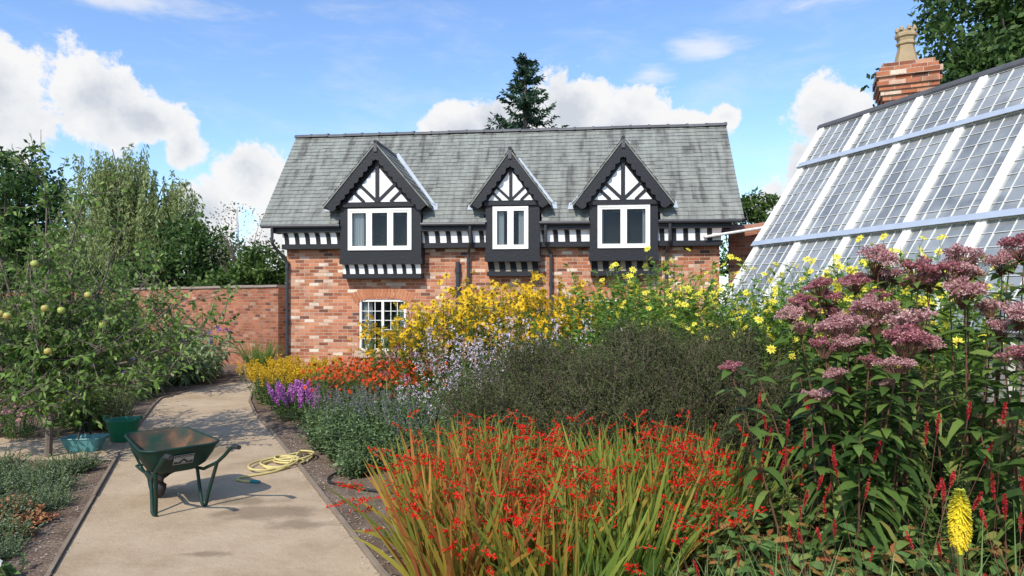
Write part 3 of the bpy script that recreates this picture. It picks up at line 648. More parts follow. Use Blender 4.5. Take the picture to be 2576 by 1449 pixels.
# conifer
o=thing("conifer_tree","tall narrow dark conifer standing behind the cottage","tree",(.55,30,0))
M_con=leafmat("conifer_needle",[(.012,.03,.016),(.035,.07,.038),(.075,.12,.06)],.15)
mb=MB(); mt=MB(); mt.tube([[0,0,0],[0,0,7],[.05,0,12.55]],[.28,.16,.03],8)
z=3.0
while z<12.5:
    f=(12.75-z)/9.75; Rr=.14+4.4*f**1.0 if z>9 else 1.8+(9-z)*.2
    k=7 if z<11 else 5
    for j in range(k):
        t=rng.random()*6.28; L_=Rr*rng.uniform(.55,1.15); d=np.array([math.cos(t),math.sin(t),0]); 
        s=np.linspace(.1,1,12); pts=np.array([0,0,z+rng.normal(0,.05)])+d*(L_*s)[:,None]; pts[:,2]+= -.25*L_*np.sin(s*2.6)+.22*L_*s**2
        mt.tube(pts[::4],[.03,.02,.01],4,cap=False)
        K=8; q=np.repeat(pts,K,axis=0)+rng.normal(0,.06,(12*K,3))*np.array([1,1,.4])
        rhombs(mb,q,unit(rng.normal(0,.7,(12*K,3))+d*.8+[0,0,-.25]),rng.uniform(.14,.30,12*K),.075,a=np.clip(rng.random(12*K)*.7+.15*rng.random(),0,1))
    z+=rng.uniform(.30,.42)
part(o,"crown",mb.mesh("conifer_crown",M_con)); part(o,"trunk",mt.mesh("conifer_trunk",M_bark))

# apple trees
M_app=leafmat("apple_leaf",[(.04,.085,.016),(.095,.17,.032),(.15,.24,.05),(.26,.33,.12)],.4,rough=.6,spec=.2,gain=1.3)
def appletree(label,loc,tips,seedk=13,nj=6,tr=1.0):
    o=thing("apple_tree",label,"tree",loc)
    mb=MB(); mt=MB()
    mt.tube([[0,0,-.03],[.02,0,.4],[-.02,.02,.8],[0,0,1.1]],np.array([.04,.034,.032,.036])*tr,8)
    for tp in tips:
        tp=np.array(tp,float); p0=np.array([0,0,random.uniform(.7,1.1)]); mid=(p0+tp)/2+np.array([tp[0]*.12,tp[1]*.12,-.05])
        s=np.linspace(0,1,8)[:,None]; cur=(1-s)**2*p0+2*s*(1-s)*mid+s**2*tp+rng.normal(0,.02,(8,3)); mt.tube(cur,np.linspace(.022,.006,8),5,cap=False)
        for i in range(1,8):
            for j in range(nj):
                d=unit(rng.normal(0,1,3)+np.array([0,0,.7])); l=random.uniform(.18,.55); c0=cur[i]+rng.normal(0,.03,3)
                mt.tube([c0,c0+d*l*.5,c0+d*l+np.array([0,0,.04])],[.006,.004,.003],3,cap=False)
                k=seedk; u=rng.uniform(.1,1.05,k)[:,None]; P=c0+d*l*u; D=unit(rng.normal(0,.8,(k,3))+d*.6)
                blades(mb,P,D,rng.uniform(.055,.09,k),rng.uniform(.03,.044,k),.25,2,roll=.9)
    part(o,"crown",mb.mesh("apple_crown",M_app)); part(o,"trunk",mt.mesh("apple_trunk",M_bark)); return o
tips=[(-.9,.1,2.45),(-.5,-.3,2.85),(-.1,.1,3.05),(.35,0,2.8),(.75,.1,2.45),(1.2,-.1,2.0),(1.55,-.1,1.7),(1.9,-.05,1.4),(1.45,-.3,.95),(.9,-.5,1.2),(.35,-.7,1.5),(-.3,-.7,1.7),(-.9,-.5,1.6),(-1.4,0,1.9),(-.8,.6,1.3),(.3,.7,1.8),(.9,.5,1.6),(.2,-.6,2.1),(-.3,.5,2.4),(.55,-.35,1.9),(-.7,-.7,.9),(.3,-.9,.8),(.7,-.2,1.4),(-1.5,-.3,1.1),(-1.1,.2,.8),(-1.8,.1,1.4),(-1.7,0,2.3),(.75,-.6,.75),(-1.3,-.6,.95),(1.5,.3,1.3)]
o=appletree("young apple tree bearing green and red apples",(-5.03,7.4,0),tips,11,5)
M_apple=noisemat("apple_skin",[(.34,.40,.08),(.38,.40,.10),(.5,.14,.06)],scale=9,rough=.35,bump=0,pos=[.3,.55,.75])
mb=MB(); mb.lathe([(0.001,.028),(.014,.033),(.030,.026),(.037,.006),(.034,-.016),(.022,-.031),(.006,-.029),(.001,-.026)],sides=14); mb.tube([[0,0,.026],[.003,0,.05]],.002,4)
ap=mb.mesh("apple",M_apple,True)
for (x,y,z) in [(0.12,-1.0,2.0),(.62,-.95,2.05),(.45,-1.1,1.55),(.38,-1.1,1.57),(.72,-.95,1.62),(.85,-.9,1.6),(.05,-1.1,1.1),(-.12,-1.1,1.08),(-.05,-1.0,2.2),(.0,-1.1,1.65),(.72,-.9,1.2),(.1,-1.15,1.45),(.95,-.6,1.75),(-.4,-1.05,1.5),(-.5,-.95,1.95),(1.05,-.5,1.45)]:
    q=part(o,"apple",ap,(x-.2,y*.85,z),(rng.normal(0,.3),rng.normal(0,.3),rng.random()*6)); q.scale=(.95,)*3
o2=appletree("small trained fruit tree beside the path",(-6.75,12.0,0),[(x*.8,y*.6,z*.62+.1) for x,y,z in tips[::2]],9)
clone(o2,(-7.4,10.6,0),2.2,.95); clone(o2,(-8.6,13.5,0),4,1.1)

# ------------------------------------------------------------------ perennials
def leafy(mb,ms,P,D,L,bend,leafL,leafW,nl,m=0,r=.004,lb=.35,t0=.1,spread=.9,t1=1.0):
    n=len(P); L=np.broadcast_to(L,(n,)); D=unit(D)
    blades(ms,P,D,L,r*2,bend,5,prof_stem,roll=1.5)
    blades(ms,P,D,L,r*2,bend,5,prof_stem,roll=1.5)
    t=rng.uniform(t0,t1,(n,nl)); C=P[:,None]+D[:,None]*(L[:,None]*t)[...,None]; C[...,2]-=bend*L[:,None]*t**2
    d=rng.normal(0,1,(n,nl,3)); d[...,2]=np.abs(d[...,2])*.5+.15; d=unit(d*spread+D[:,None]*.25)
    sc=(1.1-.55*t).ravel()
    blades(mb,C.reshape(-1,3),d.reshape(-1,3),leafL*sc*rng.uniform(.7,1.2,n*nl),leafW*sc,lb,3,prof_leaf,m=m)
    T=P+D*L[:,None]; T[:,2]-=bend*L; TD=unit(D+np.array([0,0,-1.0])*2*bend)
    return T,TD
M_stem=leafmat("green_stem",[(.05,.08,.02),(.1,.15,.04)],.1)
M_dstem=leafmat("dark_stem",[(.08,.03,.025),(.15,.08,.05)],.1)
def plant_obj(name,label,cat,meshes,loc=(0,0,0),group=None,rz=0):
    o=thing(name,label,cat,loc,rz,group)
    for nm,me in meshes: part(o,nm,me)
    return o
# --- crocosmia
M_cl_o=leafmat("crocosmia_leaf_orange",[(.13,.17,.03),(.24,.25,.04),(.38,.27,.045),(.44,.20,.045),(.30,.10,.035)],.45,pos=[0,.28,.55,.8,1],gain=1.2)
M_cl_g=leafmat("crocosmia_leaf_green",[(.08,.14,.025),(.16,.24,.04),(.27,.31,.055),(.42,.25,.05)],.45,pos=[0,.35,.72,1],gain=1.2)
M_red=leafmat("crocosmia_flower",[(.58,.012,.01),(.74,.02,.012),(.82,.045,.018)],.3,rough=.6,spec=.1,gain=1.0)
def croc(mat,nfl):
    mb=MB(); mf=MB(); ms=MB()
    n=165; P=disk(n,.2); D=unit(cone(n,0,30)+P*1.9*np.array([1,1,0]))
    blades(mb,P,D,rng.uniform(.5,1.02,n),rng.uniform(.016,.036,n),rng.uniform(.02,.55,n)**1.3,6,prof_sword,roll=1.3)
    n=nfl; P=disk(n,.18); D=unit(cone(n,3,32)+P*1.6); L_=rng.uniform(.62,1.08,n); bend=.12
    for k in range(2): blades(ms,P,D,L_,.006,bend,6,prof_stem,roll=1.5)
    T=P+D*L_[:,None]; T[:,2]-=bend*L_
    for i in range(n):
        for br in range(random.choice([2,3,3])):
            dd=unit(D[i]*[1,1,.3]+rng.normal(0,.55,3)*[1,1,.35]); l=random.uniform(.08,.18); s=T[i]-D[i]*random.uniform(0,.28)
            ms.tube([s,s+dd*l*.5+[0,0,.02],s+dd*l],.0025,3,cap=False)
            k=random.randint(5,8); u=np.linspace(.1,1,k)[:,None]; C=s+dd*l*u+[0,0,.010]
            for q in range(4):
                e=unit(rng.normal(0,1,(k,3))+dd*.4+[0,0,.3]); rhombs(mf,C,e,rng.uniform(.015,.028,k)*(1.15-.4*u[:,0]),.011)
    return [("leaves",mb.mesh("croc_leaves",mat)),("flowers",mf.mesh("croc_flowers",M_red)),("stems",ms.mesh("croc_stems",M_stem))]
lab_o="crocosmia clump with orange leaves and scarlet flower sprays"; lab_g="crocosmia clump with green sword leaves and scarlet flowers"
G_="crocosmia clumps in the border"
CO=[plant_obj("crocosmia_plant",lab_o,"plant",croc(M_cl_o,19),(-.42,4.35,0),G_),plant_obj("crocosmia_plant",lab_o,"plant",croc(M_cl_o,15),(-.1,4.2,0),G_)]
CG=[plant_obj("crocosmia_plant",lab_g,"plant",croc(M_cl_g,16),(.62,4.3,0),G_),plant_obj("crocosmia_plant",lab_g,"plant",croc(M_cl_g,12),(.9,4.6,0),G_)]
for (x,y,t) in [(-.3,3.85,0),(.05,3.8,0),(-.5,4.7,0),(-.22,4.65,1),(.2,4.5,0),(-.3,5.0,0),(.35,4.05,0),(.1,4.95,1),(-.0,5.2,1),(.3,3.65,1),(.5,4.8,1),(.45,5.2,1),(.85,4.15,1),(1.05,4.35,1),(.85,5.0,1),(1.2,4.75,1),(.65,3.85,1),(1.2,5.1,1),(1.35,4.5,1)]:
    clone(random.choice(CG if t else CO),(x,y,0),rng.random()*6.28,rng.uniform(.82,1.0))
# --- olive fine-leaved shrub
M_sh=leafmat("shrub_leaf",[(.032,.042,.016),(.066,.082,.030),(.115,.128,.052)],.35,spec=.08,rough=.8)
M_tw=leafmat("shrub_twig",[(.08,.05,.045),(.14,.105,.085)],.05,spec=.08,rough=.8)
def shrub(H,Rr):
    mb=MB(); ms=MB(); n=320
    D=cone(n,0,84); L_=rng.uniform(.84,1.0,n)*(H*np.abs(D[:,2])+Rr*(1-np.abs(D[:,2]))*1.0); P=disk(n,.15)
    blades(ms,P,D,L_,.010,.03,5,prof_stem,roll=1.5)
    m=30; t=rng.uniform(.45,1,(n,m)); C=(P[:,None]+D[:,None]*(L_[:,None]*t)[...,None]); C[...,2]-=.03*L_[:,None]*t**2; C=C.reshape(-1,3)
    d=unit(np.repeat(D,m,0)*.5+rng.normal(0,.6,(n*m,3))+[0,0,.4]); l=rng.uniform(.08,.28,n*m)
    blades(ms,C,d,l,.003,.05,2,prof_stem,roll=1.5)
    k=12; u=rng.uniform(.1,1.0,(n*m,k)); Q=(C[:,None]+d[:,None]*(l[:,None]*u)[...,None]).reshape(-1,3)
    rhombs(mb,Q,unit(rng.normal(0,1,(len(Q),3))+np.repeat(d,k,0)*.7),rng.uniform(.016,.034,len(Q)),.010)
    return [("foliage",mb.mesh("shrub_foliage",M_sh)),("twigs",ms.mesh("shrub_twigs",M_tw))]
sh=plant_obj("twiggy_shrub","large dark olive fine-twigged rounded shrub","shrub",shrub(1.5,1.35),(1.25,6.5,0),"dark fine-twigged shrubs in the border")
clone(sh,(.35,6.6,0),1,(1.0,.95,.88)); clone(sh,(2.1,6.4,0),2,.97); clone(sh,(1.7,5.9,0),3.3,.86); clone(sh,(3.1,5.7,0),4,.8); clone(sh,(.8,6.0,0),5,.84)
# --- joe pye weed
M_jl=leafmat("joe_pye_leaf",[(.025,.055,.013),(.075,.13,.026),(.14,.21,.045),(.24,.22,.07)],.4,pos=[0,.4,.8,1],gain=1.3)
M_jf=leafmat("joe_pye_flower",[(.30,.11,.12),(.50,.24,.235),(.62,.37,.35),(.66,.48,.43)],.25,gain=1.0)
M_jf2=leafmat("joe_pye_flower_dark",[(.24,.06,.08),(.42,.15,.17),(.56,.29,.28)],.25,gain=1.0)
def jhead(mat):
    mb=MB(); ms=MB()
    cs=[(0,0,1.0)]+[(math.cos(t)*.65+rng.normal(0,.1),math.sin(t)*.6+rng.normal(0,.1),rng.uniform(.55,.85)) for t in np.linspace(0,6.28,5)[:-1]+rng.random()]
    for i in range(50):
        cx,cy,cr_=cs[i%len(cs)]
        t=rng.random()*6.28; q=math.sqrt(rng.random()); c=np.array([cx*.11+q*math.cos(t)*.08*cr_,cy*.11+q*math.sin(t)*.075*cr_,.045*(1-q*q)*cr_+.02*cr_+rng.normal(0,.010)])
        ms.tube([[0,0,-.09],c*[.6,.6,.3]+[0,0,-.03],c],[.003,.002,.0015],3,cap=False)
        n=34; d=sph(n); d[:,2]=np.abs(d[:,2])*1.0-.15; P=c+d*.022*rng.uniform(.5,1,n)[:,None]
        rhombs(mb,P,unit(d+rng.normal(0,.5,(n,3))),.015,.009)
    return mb.mesh("flower_head",mat),ms.mesh("flower_stalks",M_dstem)
JH=[jhead(M_jf),jhead(M_jf),jhead(M_jf2),jhead(M_jf),jhead(M_jf2)]
def joepye(base,heads,label):
    o=thing("joe_pye_weed",label,"plant",(*base,0),0,"tall pink flowered joe pye weeds")
    mb=MB(); ms=MB()
    side=[(h[0]+rng.normal(0,.11),h[1]+rng.normal(0,.08),h[2]-rng.uniform(.02,.12),h[3]*.7,h[4]) for h in heads]
    extra=[(h[0]+rng.normal(0,.16),h[1]+rng.normal(0,.16),h[2]*rng.uniform(.6,.85),0,0) for h in heads[::2]]
    for (hx,hy,hz,sc,k) in heads+side+extra:
        tgt=np.array([hx-base[0],hy-base[1],hz-.06*sc]); p0=np.array([tgt[0]*.45+random.uniform(-.05,.05),tgt[1]*.45,0]); mid=(p0+tgt)/2+[rng.normal(0,.02),0,.05]
        s=np.linspace(0,1,12)[:,None]; cur=(1-s)**2*p0+2*s*(1-s)*mid+s**2*tgt
        ms.tube(cur,np.linspace(.008,.0035,12),5,cap=False)
        for j in range(4,12):
            kk=4 if j>5 else 3; t=rng.random()*6.28+np.arange(kk)*6.28/kk; D=np.stack([np.cos(t),np.sin(t),np.full(kk,.35)],1); sz=(.28-.012*j)
            blades(mb,np.repeat(cur[j:j+1],kk,0)+rng.normal(0,.015,(kk,3)),D,sz*rng.uniform(.8,1.1,kk),.052,.55 if j>6 else 1.0,4,prof_leaf,a=np.clip(rng.random(kk)*.75+(.3 if j<6 else 0),0,1),roll=.3)
        if sc:
            k=k+(3 if (k<2 and rng.random()<.35) else 2 if (k==2 and rng.random()<.5) else 0)
            hm,st=JH[k]; h=part(o,"flower_head",hm,tuple(tgt+[0,0,.06*sc]),(rng.normal(0,.2),rng.normal(0,.2),rng.random()*6)); h.scale=(sc*rng.uniform(.9,1.15),sc*rng.uniform(.9,1.15),sc*rng.uniform(.8,1.2)); part(h,"flower_stalk",st)
    part(o,"leaves",mb.mesh("joe_leaves",M_jl)); part(o,"stems",ms.mesh("joe_stems",M_dstem))
joepye((2.02,4.05),[(1.87,3.9,1.53,1.1,0),(2.14,3.7,1.46,1.05,1),(2.12,4.0,1.62,1.1,0),(1.79,3.9,1.42,.75,1),(1.80,3.8,1.28,.55,0),(1.72,3.8,1.16,.5,1),(2.02,4.1,1.56,1.0,1),(2.22,3.8,1.56,1.0,0),(1.96,3.75,1.36,.5,1)],"tall joe pye weed with dusty pink domed flower heads")
joepye((2.45,4.65),[(2.47,4.6,1.97,1.05,0),(2.68,4.5,1.88,1.0,1),(2.11,4.7,1.78,.9,2),(2.36,4.7,1.81,1.0,2),(1.88,4.6,1.60,.8,0),(2.55,4.7,1.84,.9,2),(2.2,4.75,1.70,.9,2),(2.0,4.7,1.68,.7,2)],"tall joe pye weed with deep mauve flower heads")
joepye((2.9,4.3),[(2.97,4.5,1.95,1.15,1),(2.79,4.2,1.74,1.05,0),(3.0,4.0,2.0,1.05,2),(3.2,4.4,1.95,1.1,0),(2.85,4.45,1.88,.9,2)],"tall joe pye weed beside the glasshouse with pink heads")
joepye((2.72,3.45),[(2.62,3.5,1.61,1.0,0),(2.50,3.3,1.41,.95,1),(2.75,3.4,1.52,1.0,0),(2.62,3.25,1.30,.85,1)],"joe pye weed with pale pink domed flower heads")
# --- daisies
M_hl=leafmat("bright_green_leaf",[(.06,.115,.02),(.13,.24,.04),(.22,.34,.065)],.45,gain=1.3)
M_yel=leafmat("pale_yellow_petal",[(.80,.68,.04),(.86,.80,.10)],.3,gain=1); M_yc=leafmat("yellow_centre",[(.5,.36,.03),(.65,.45,.05)],.1,gain=1)
M_gold=leafmat("golden_petal",[(.84,.46,.01),(.88,.62,.03)],.35,gain=1); M_bc=leafmat("brown_centre",[(.16,.09,.01),(.38,.25,.02)],.1,gain=1)
def daisyplant(H,Rr,nst,nfl,fr,lmat,pm,cm,ll=.13,lw=.035,nl=26,k=9,topband=.35,droop=.15,facing=.5,ch=.25,w=.42,lo=.82):
    mb=MB(); mf=MB(); ms=MB()
    P=disk(nst,Rr*.6); D=unit(P*[.5,.5,0]/max(Rr,.1)+cone(nst,0,9)); L_=H*rng.uniform(lo,1.0,nst)
    T,TD=leafy(mb,ms,P,D,L_,.02,ll,lw,nl,t1=.97)
    idx=rng.integers(0,nst,nfl); C0=T[idx]-D[idx]*(rng.random(nfl)**1.3*topband*H)[:,None]; off_=unit(rng.normal(0,1,(nfl,3))+[0,0,1.0])*rng.uniform(.05,.24,nfl)[:,None]
    C=C0+off_
    for a_,b_ in zip(C0,C): ms.tube([a_-[0,0,.05],(a_+b_)/2,b_],.0025,3,cap=False)
    F=unit(rng.normal(0,.55,(nfl,3))+[0,-facing,.75]); daisies(mf,C,F,fr*rng.uniform(.8,1.15,nfl),k,w,0,1,droop=droop,ch=ch)
    return [("foliage",mb.mesh("foliage",lmat)),("stems",ms.mesh("stems",M_stem)),("flowers",mf.mesh("flowers",[pm,cm]))]
SF=[plant_obj("sunflower_plant","tall leafy perennial sunflower with lemon yellow daisies","plant",daisyplant(2.35,.5,38,66,.050,M_hl,M_yel,M_yc,nl=60,ll=.16,lw=.05,topband=.32,lo=.68),(1.95,8.2,0),"tall lemon yellow perennial sunflowers") for i in range(2)]
SF[1].location=(2.35,8.0,0)
for (x,y,s) in [(2.75,7.8,.95),(1.6,8.3,.93),(3.2,7.7,.9),(2.8,6.4,.88),(3.15,6.2,.95),(3.5,6.2,.98),(2.1,8.8,1.0),(2.55,7.2,.83),(3.1,6.9,.86),(2.0,7.5,.8),(3.6,7.1,.93),(3.95,7.3,1.0),(3.9,6.5,1.0),(4.2,7.0,.95),(3.6,8.0,.9)]: clone(SF[random.randint(0,1)],(x,y,0),rng.random()*6.28,s)
def leafbush(H,Rr,nst,nl,ll,lw,mat,lean=20,lb=.35,lo=.6):
    mb=MB(); ms=MB(); P=disk(nst,Rr*.5); D=unit(P*[1,1,0]/max(Rr,.05)*.8+cone(nst,0,lean)); leafy(mb,ms,P,D,H*rng.uniform(lo,1.0,nst),.08,ll,lw,nl,lb=lb,t0=.08)
    return [("foliage",mb.mesh("bush_foliage",mat)),("stems",ms.mesh("bush_stems",M_stem))]
gb=plant_obj("leafy_plant","tall bright green leafy perennial not yet in flower","plant",leafbush(2.2,.5,48,66,.15,.05,M_hl,8),(1.2,8.3,0),"bright green leafy perennials")
for (x,y,s) in [(1.5,7.8,1.12),(.9,8.6,.84),(2.0,7.3,.86),(.85,7.8,.80),(2.9,7.2,.85),(1.25,7.4,.84),(1.75,7.9,1.0),(2.5,7.5,.9),(3.4,7.4,.85)]: clone(gb,(x,y,0),rng.random()*6,s)
M_rl=leafmat("rudbeckia_leaf",[(.045,.085,.02),(.10,.165,.04),(.17,.24,.065)],.4,gain=1.25)
RU=[plant_obj("rudbeckia_plant","tall golden rudbeckia clump covered in daisy flowers","plant",daisyplant(1.95,.42,32,100,.060,M_rl,M_gold,M_bc,nl=32,ll=.15,lw=.04,topband=.26,droop=.35,ch=.5,facing=.5,lo=.78),(.0,9.3,0),"golden rudbeckia clumps") for i in range(2)]
RU[1].location=(-.5,9.5,0)
for (x,y,s) in [(.5,9.2,1.0),(.95,9.4,.97),(-.9,9.3,.95),(-1.3,9.3,.86),(-.25,9.9,1.05),(.3,10.0,1.08),(1.2,9.7,.95),(-.7,8.8,.86),(.1,8.8,.88),(-1.5,9.1,.78),(.6,8.8,.9),(-1.75,9.7,.72)]: clone(RU[random.randint(0,1)],(x,y,0),rng.random()*6,s)
M_lil=leafmat("lilac_petal",[(.54,.40,.52),(.68,.54,.64),(.76,.68,.74)],.3,gain=1)
def cluster(H,Rr,nst,fm,lm,fs=.014,cl=.07,nf=26,nl=22,ll=.1,lw=.025,spike=0.0,lean=10,bl=0.03,lo=.72):
    mb=MB(); mf=MB(); ms=MB(); P=disk(nst,Rr*.6); D=unit(P*[.7,.7,0]/max(Rr,.1)+cone(nst,0,lean)); L_=H*rng.uniform(lo,1.0,nst)
    T,TD=leafy(mb,ms,P,D,L_,bl,ll,lw,nl,t1=.85)
    ci=np.repeat(np.arange(nst),nf); n=len(ci)
    if spike: C=T[ci]-D[ci]*(rng.random(n)*spike)[:,None]+sph(n)*cl*rng.uniform(.4,1,n)[:,None]
    else: C=T[ci]+sph(n)*cl*rng.uniform(.3,1.2,n)[:,None]*[1,1,.7]
    for q in range(3): rhombs(mf,C,sph(n),fs*rng.uniform(.8,1.3,n),fs*.7)
    return [("foliage",mb.mesh("foliage",lm)),("stems",ms.mesh("stems",M_stem)),("flowers",mf.mesh("flowers",fm))]
li=plant_obj("lilac_flower_plant","airy perennial with clusters of pale lilac flowers","plant",cluster(1.62,.4,18,M_lil,M_rl,fs=.023,cl=.065,nf=15,spike=.24,nl=40,lo=.55),(-.3,7.6,0),"pale lilac flowering perennials")
for (x,y,s) in [(-.7,7.8,.92),(.15,7.6,1.0),(.5,7.7,1.0),(-.5,7.2,.85),(-.85,7.5,.75),(-.1,8.0,1.0)]: clone(li,(x,y,0),rng.random()*6,s)
ep=plant_obj("pink_perennial","bushy perennial with dusky pink flower clusters","plant",cluster(1.2,.3,10,M_jf2,M_rl,fs=.02,cl=.08,nf=36),(-1.0,8.4,0)); 
M_hel=leafmat("helenium_petal",[(.50,.02,.01),(.70,.055,.012),(.80,.15,.02)],.25,gain=1.0)
he=plant_obj("helenium_plant","bushy helenium covered with orange red daisies","plant",daisyplant(.84,.36,36,120,.030,M_rl,M_hel,M_bc,nl=28,ll=.09,lw=.022,topband=.2,droop=.2,ch=.5,w=.6),(-1.75,8.9,0),"orange red heleniums")
for (x,y,s) in [(-2.15,9.1,.98),(-1.4,8.6,.95),(-2.0,9.5,1.03),(-2.4,9.4,.92),(-1.6,9.3,1.05),(-1.2,8.8,.98)]: clone(he,(x,y,0),rng.random()*6,s)
M_sol=leafmat("goldenrod_flower",[(.60,.36,.015),(.76,.50,.03)],.3,gain=1)
so=plant_obj("goldenrod_plant","goldenrod clump with mustard yellow flower plumes","plant",cluster(.80,.35,30,M_sol,M_rl,fs=.022,cl=.05,nf=28,spike=.12,nl=34,ll=.09,lw=.02),(-3.4,11.0,0),"mustard yellow goldenrod clumps")
for (x,y,s) in [(-3.95,11.2,.95),(-3.0,10.8,.9),(-3.65,10.7,.85),(-3.3,11.5,1.0),(-4.1,11.7,.95),(-3.7,11.9,1.0)]: clone(so,(x,y,0),rng.random()*6,s)
M_pur=leafmat("purple_flower",[(.40,.08,.38),(.58,.18,.55),(.68,.34,.64)],.25,gain=1)
M_dg=leafmat("deep_green_leaf",[(.025,.06,.02),(.06,.12,.03),(.11,.18,.05)],.35)
lt=plant_obj("liatris_plant","liatris clump with upright magenta purple flower spikes","plant",cluster(.62,.24,13,M_pur,M_dg,fs=.024,cl=.018,nf=50,spike=.2,nl=46,ll=.12,lw=.012,lean=5),(-3.1,9.6,0),"purple liatris clumps")
for (x,y,s) in [(-2.8,9.25,.9),(-3.3,9.8,.9),(-2.9,9.7,1.0)]: clone(lt,(x,y,0),rng.random()*6,s)
M_sg=leafmat("sage_green_leaf",[(.045,.078,.032),(.10,.15,.06),(.18,.235,.11)],.3)
sg=plant_obj("catmint_plant","low mounded grey green leafy plant beside the path","plant",leafbush(.62,.4,80,26,.08,.034,M_sg,42,lo=.45),(-1.7,7.1,0),"low mounded leafy border plants")
for (x,y,s) in [(-1.25,7.0,1.05),(-1.45,7.6,1.15),(-2.0,7.7,.95),(-.9,7.2,1.1),(-2.3,8.3,.8),(-1.0,6.6,.75),(-1.5,6.6,.62),(-.6,6.7,.9)]: clone(sg,(x,y,0),rng.random()*6,s)
sp2=plant_obj("spiky_perennial","upright grey green stems with faded flower spikes","plant",cluster(.75,.3,34,leafmat("faded_mauve",[(.16,.15,.16),(.26,.24,.25)],.2,gain=1),M_sg,fs=.012,cl=.012,nf=26,spike=.18,nl=26,ll=.08,lw=.022,lean=16),(-1.9,7.9,0),"grey green spiky perennials")
for (x,y,s) in [(-1.5,7.9,1.0),(-2.2,8.6,.85),(-1.2,7.4,1.05),(-1.8,8.4,1.0),(-.9,6.9,.95)]: clone(sp2,(x,y,0),rng.random()*6,s)
M_gr=leafmat("strap_grass",[(.07,.12,.04),(.14,.22,.07),(.24,.31,.12)],.4,gain=1.25)
def grass(n,L0,L1,w,lean,bend=(.1,.5),mat=M_gr,r=.12):
    mb=MB(); P=disk(n,r); D=unit(cone(n,0,lean)+P*1.5); blades(mb,P,D,rng.uniform(L0,L1,n),rng.uniform(w*.6,w,n),rng.uniform(*bend,n),6,prof_sword,roll=.8); return mb.mesh("grass_blades",mat)
gs1=plant_obj("daylily_clump","clump of arching strap shaped green leaves","plant",[("leaves",grass(150,.5,1.0,.018,30))],(-1.05,7.7,0),"arching strap leaved clumps")
for (x,y,s) in [(-.65,7.6,1.05),(-1.4,8.1,1.0),(-.85,7.3,.95),(-1.75,8.5,.9)]: clone(gs1,(x,y,0),rng.random()*6,s)
fill=plant_obj("leafy_plant","dense green foliage filling the flower border","plant",leafbush(.9,.4,60,34,.11,.038,M_rl,35),(-.2,6.8,0),"dense green border foliage")
for (x,y,s) in [(.4,7.2,1.2),(-.1,8.2,1.2),(.9,7.0,1.1),(-.8,9.0,1.1),(-1.3,10,1.0),(.2,9,1.2),(-.3,6.2,.85),(-.6,6.1,.6),(2.6,5.6,1.0),(3.4,5.3,1.1),(2.4,5.2,1.1),(-2.6,10.3,.8),(-2.2,10.6,.85),(3.0,8.2,1.2),(3.6,7.4,1.2),(3.1,3.9,1.0),(2.6,3.9,.9)]: clone(fill,(x,y,0),rng.random()*6,s)
M_pl=leafmat("persicaria_leaf",[(.035,.08,.02),(.09,.165,.04),(.16,.23,.06),(.32,.16,.05),(.32,.09,.04)],.35,pos=[0,.35,.7,.9,1],gain=1.25)
M_rs=leafmat("crimson_spike",[(.28,.012,.015),(.52,.02,.03),(.64,.05,.055)],.2,gain=1)
def persic():
    mb=MB(); mf=MB(); ms=MB(); n=64; P=disk(n,.2); D=unit(cone(n,10,55)+P)
    leafy(mb,ms,P,D,rng.uniform(.3,.65,n),.1,.22,.085,8,lb=.45,t0=.3)
    n=6; P=disk(n,.2); D=unit(cone(n,0,24)+P*.8); L_=rng.uniform(.75,1.3,n)
    for q in range(2): blades(ms,P,D,L_,.005,.04,5,prof_stem,roll=1.5)
    T=P+D*L_[:,None]; T[:,2]-=.04*L_
    for i in range(n):
        l=random.uniform(.09,.16); k=130; u=rng.random(k); c=T[i]-D[i]*(l*u)[:,None]; d=unit(np.cross(D[i],rng.normal(0,1,(k,3)))); rhombs(mf,c,unit(d+D[i]*.4),.011*np.sin(np.pi*np.clip(u*.9+.08,0,1))+.003,.008)
    return [("leaves",mb.mesh("persicaria_leaves",M_pl)),("stems",ms.mesh("persicaria_stems",M_dstem)),("flower_spikes",mf.mesh("flower_spikes",M_rs))]
pe=[plant_obj("persicaria_plant","persicaria with broad leaves and crimson flower spikes","plant",persic(),(1.75,3.9,0),"persicaria with crimson spikes") for i in range(2)]; pe[1].location=(2.3,3.1,0)
for (x,y,s) in [(1.45,3.7,.9),(1.3,4.1,.95),(1.6,3.3,.8),(2.0,3.5,.95),(2.0,2.9,.75),(1.95,4.5,1.05),(2.6,3.0,1.0),(1.35,3.1,.6),(1.75,2.8,.6),(2.3,3.7,.95),(1.0,3.3,.62),(2.2,2.6,.7)]: clone(random.choice(pe),(x,y,0),rng.random()*6,s)
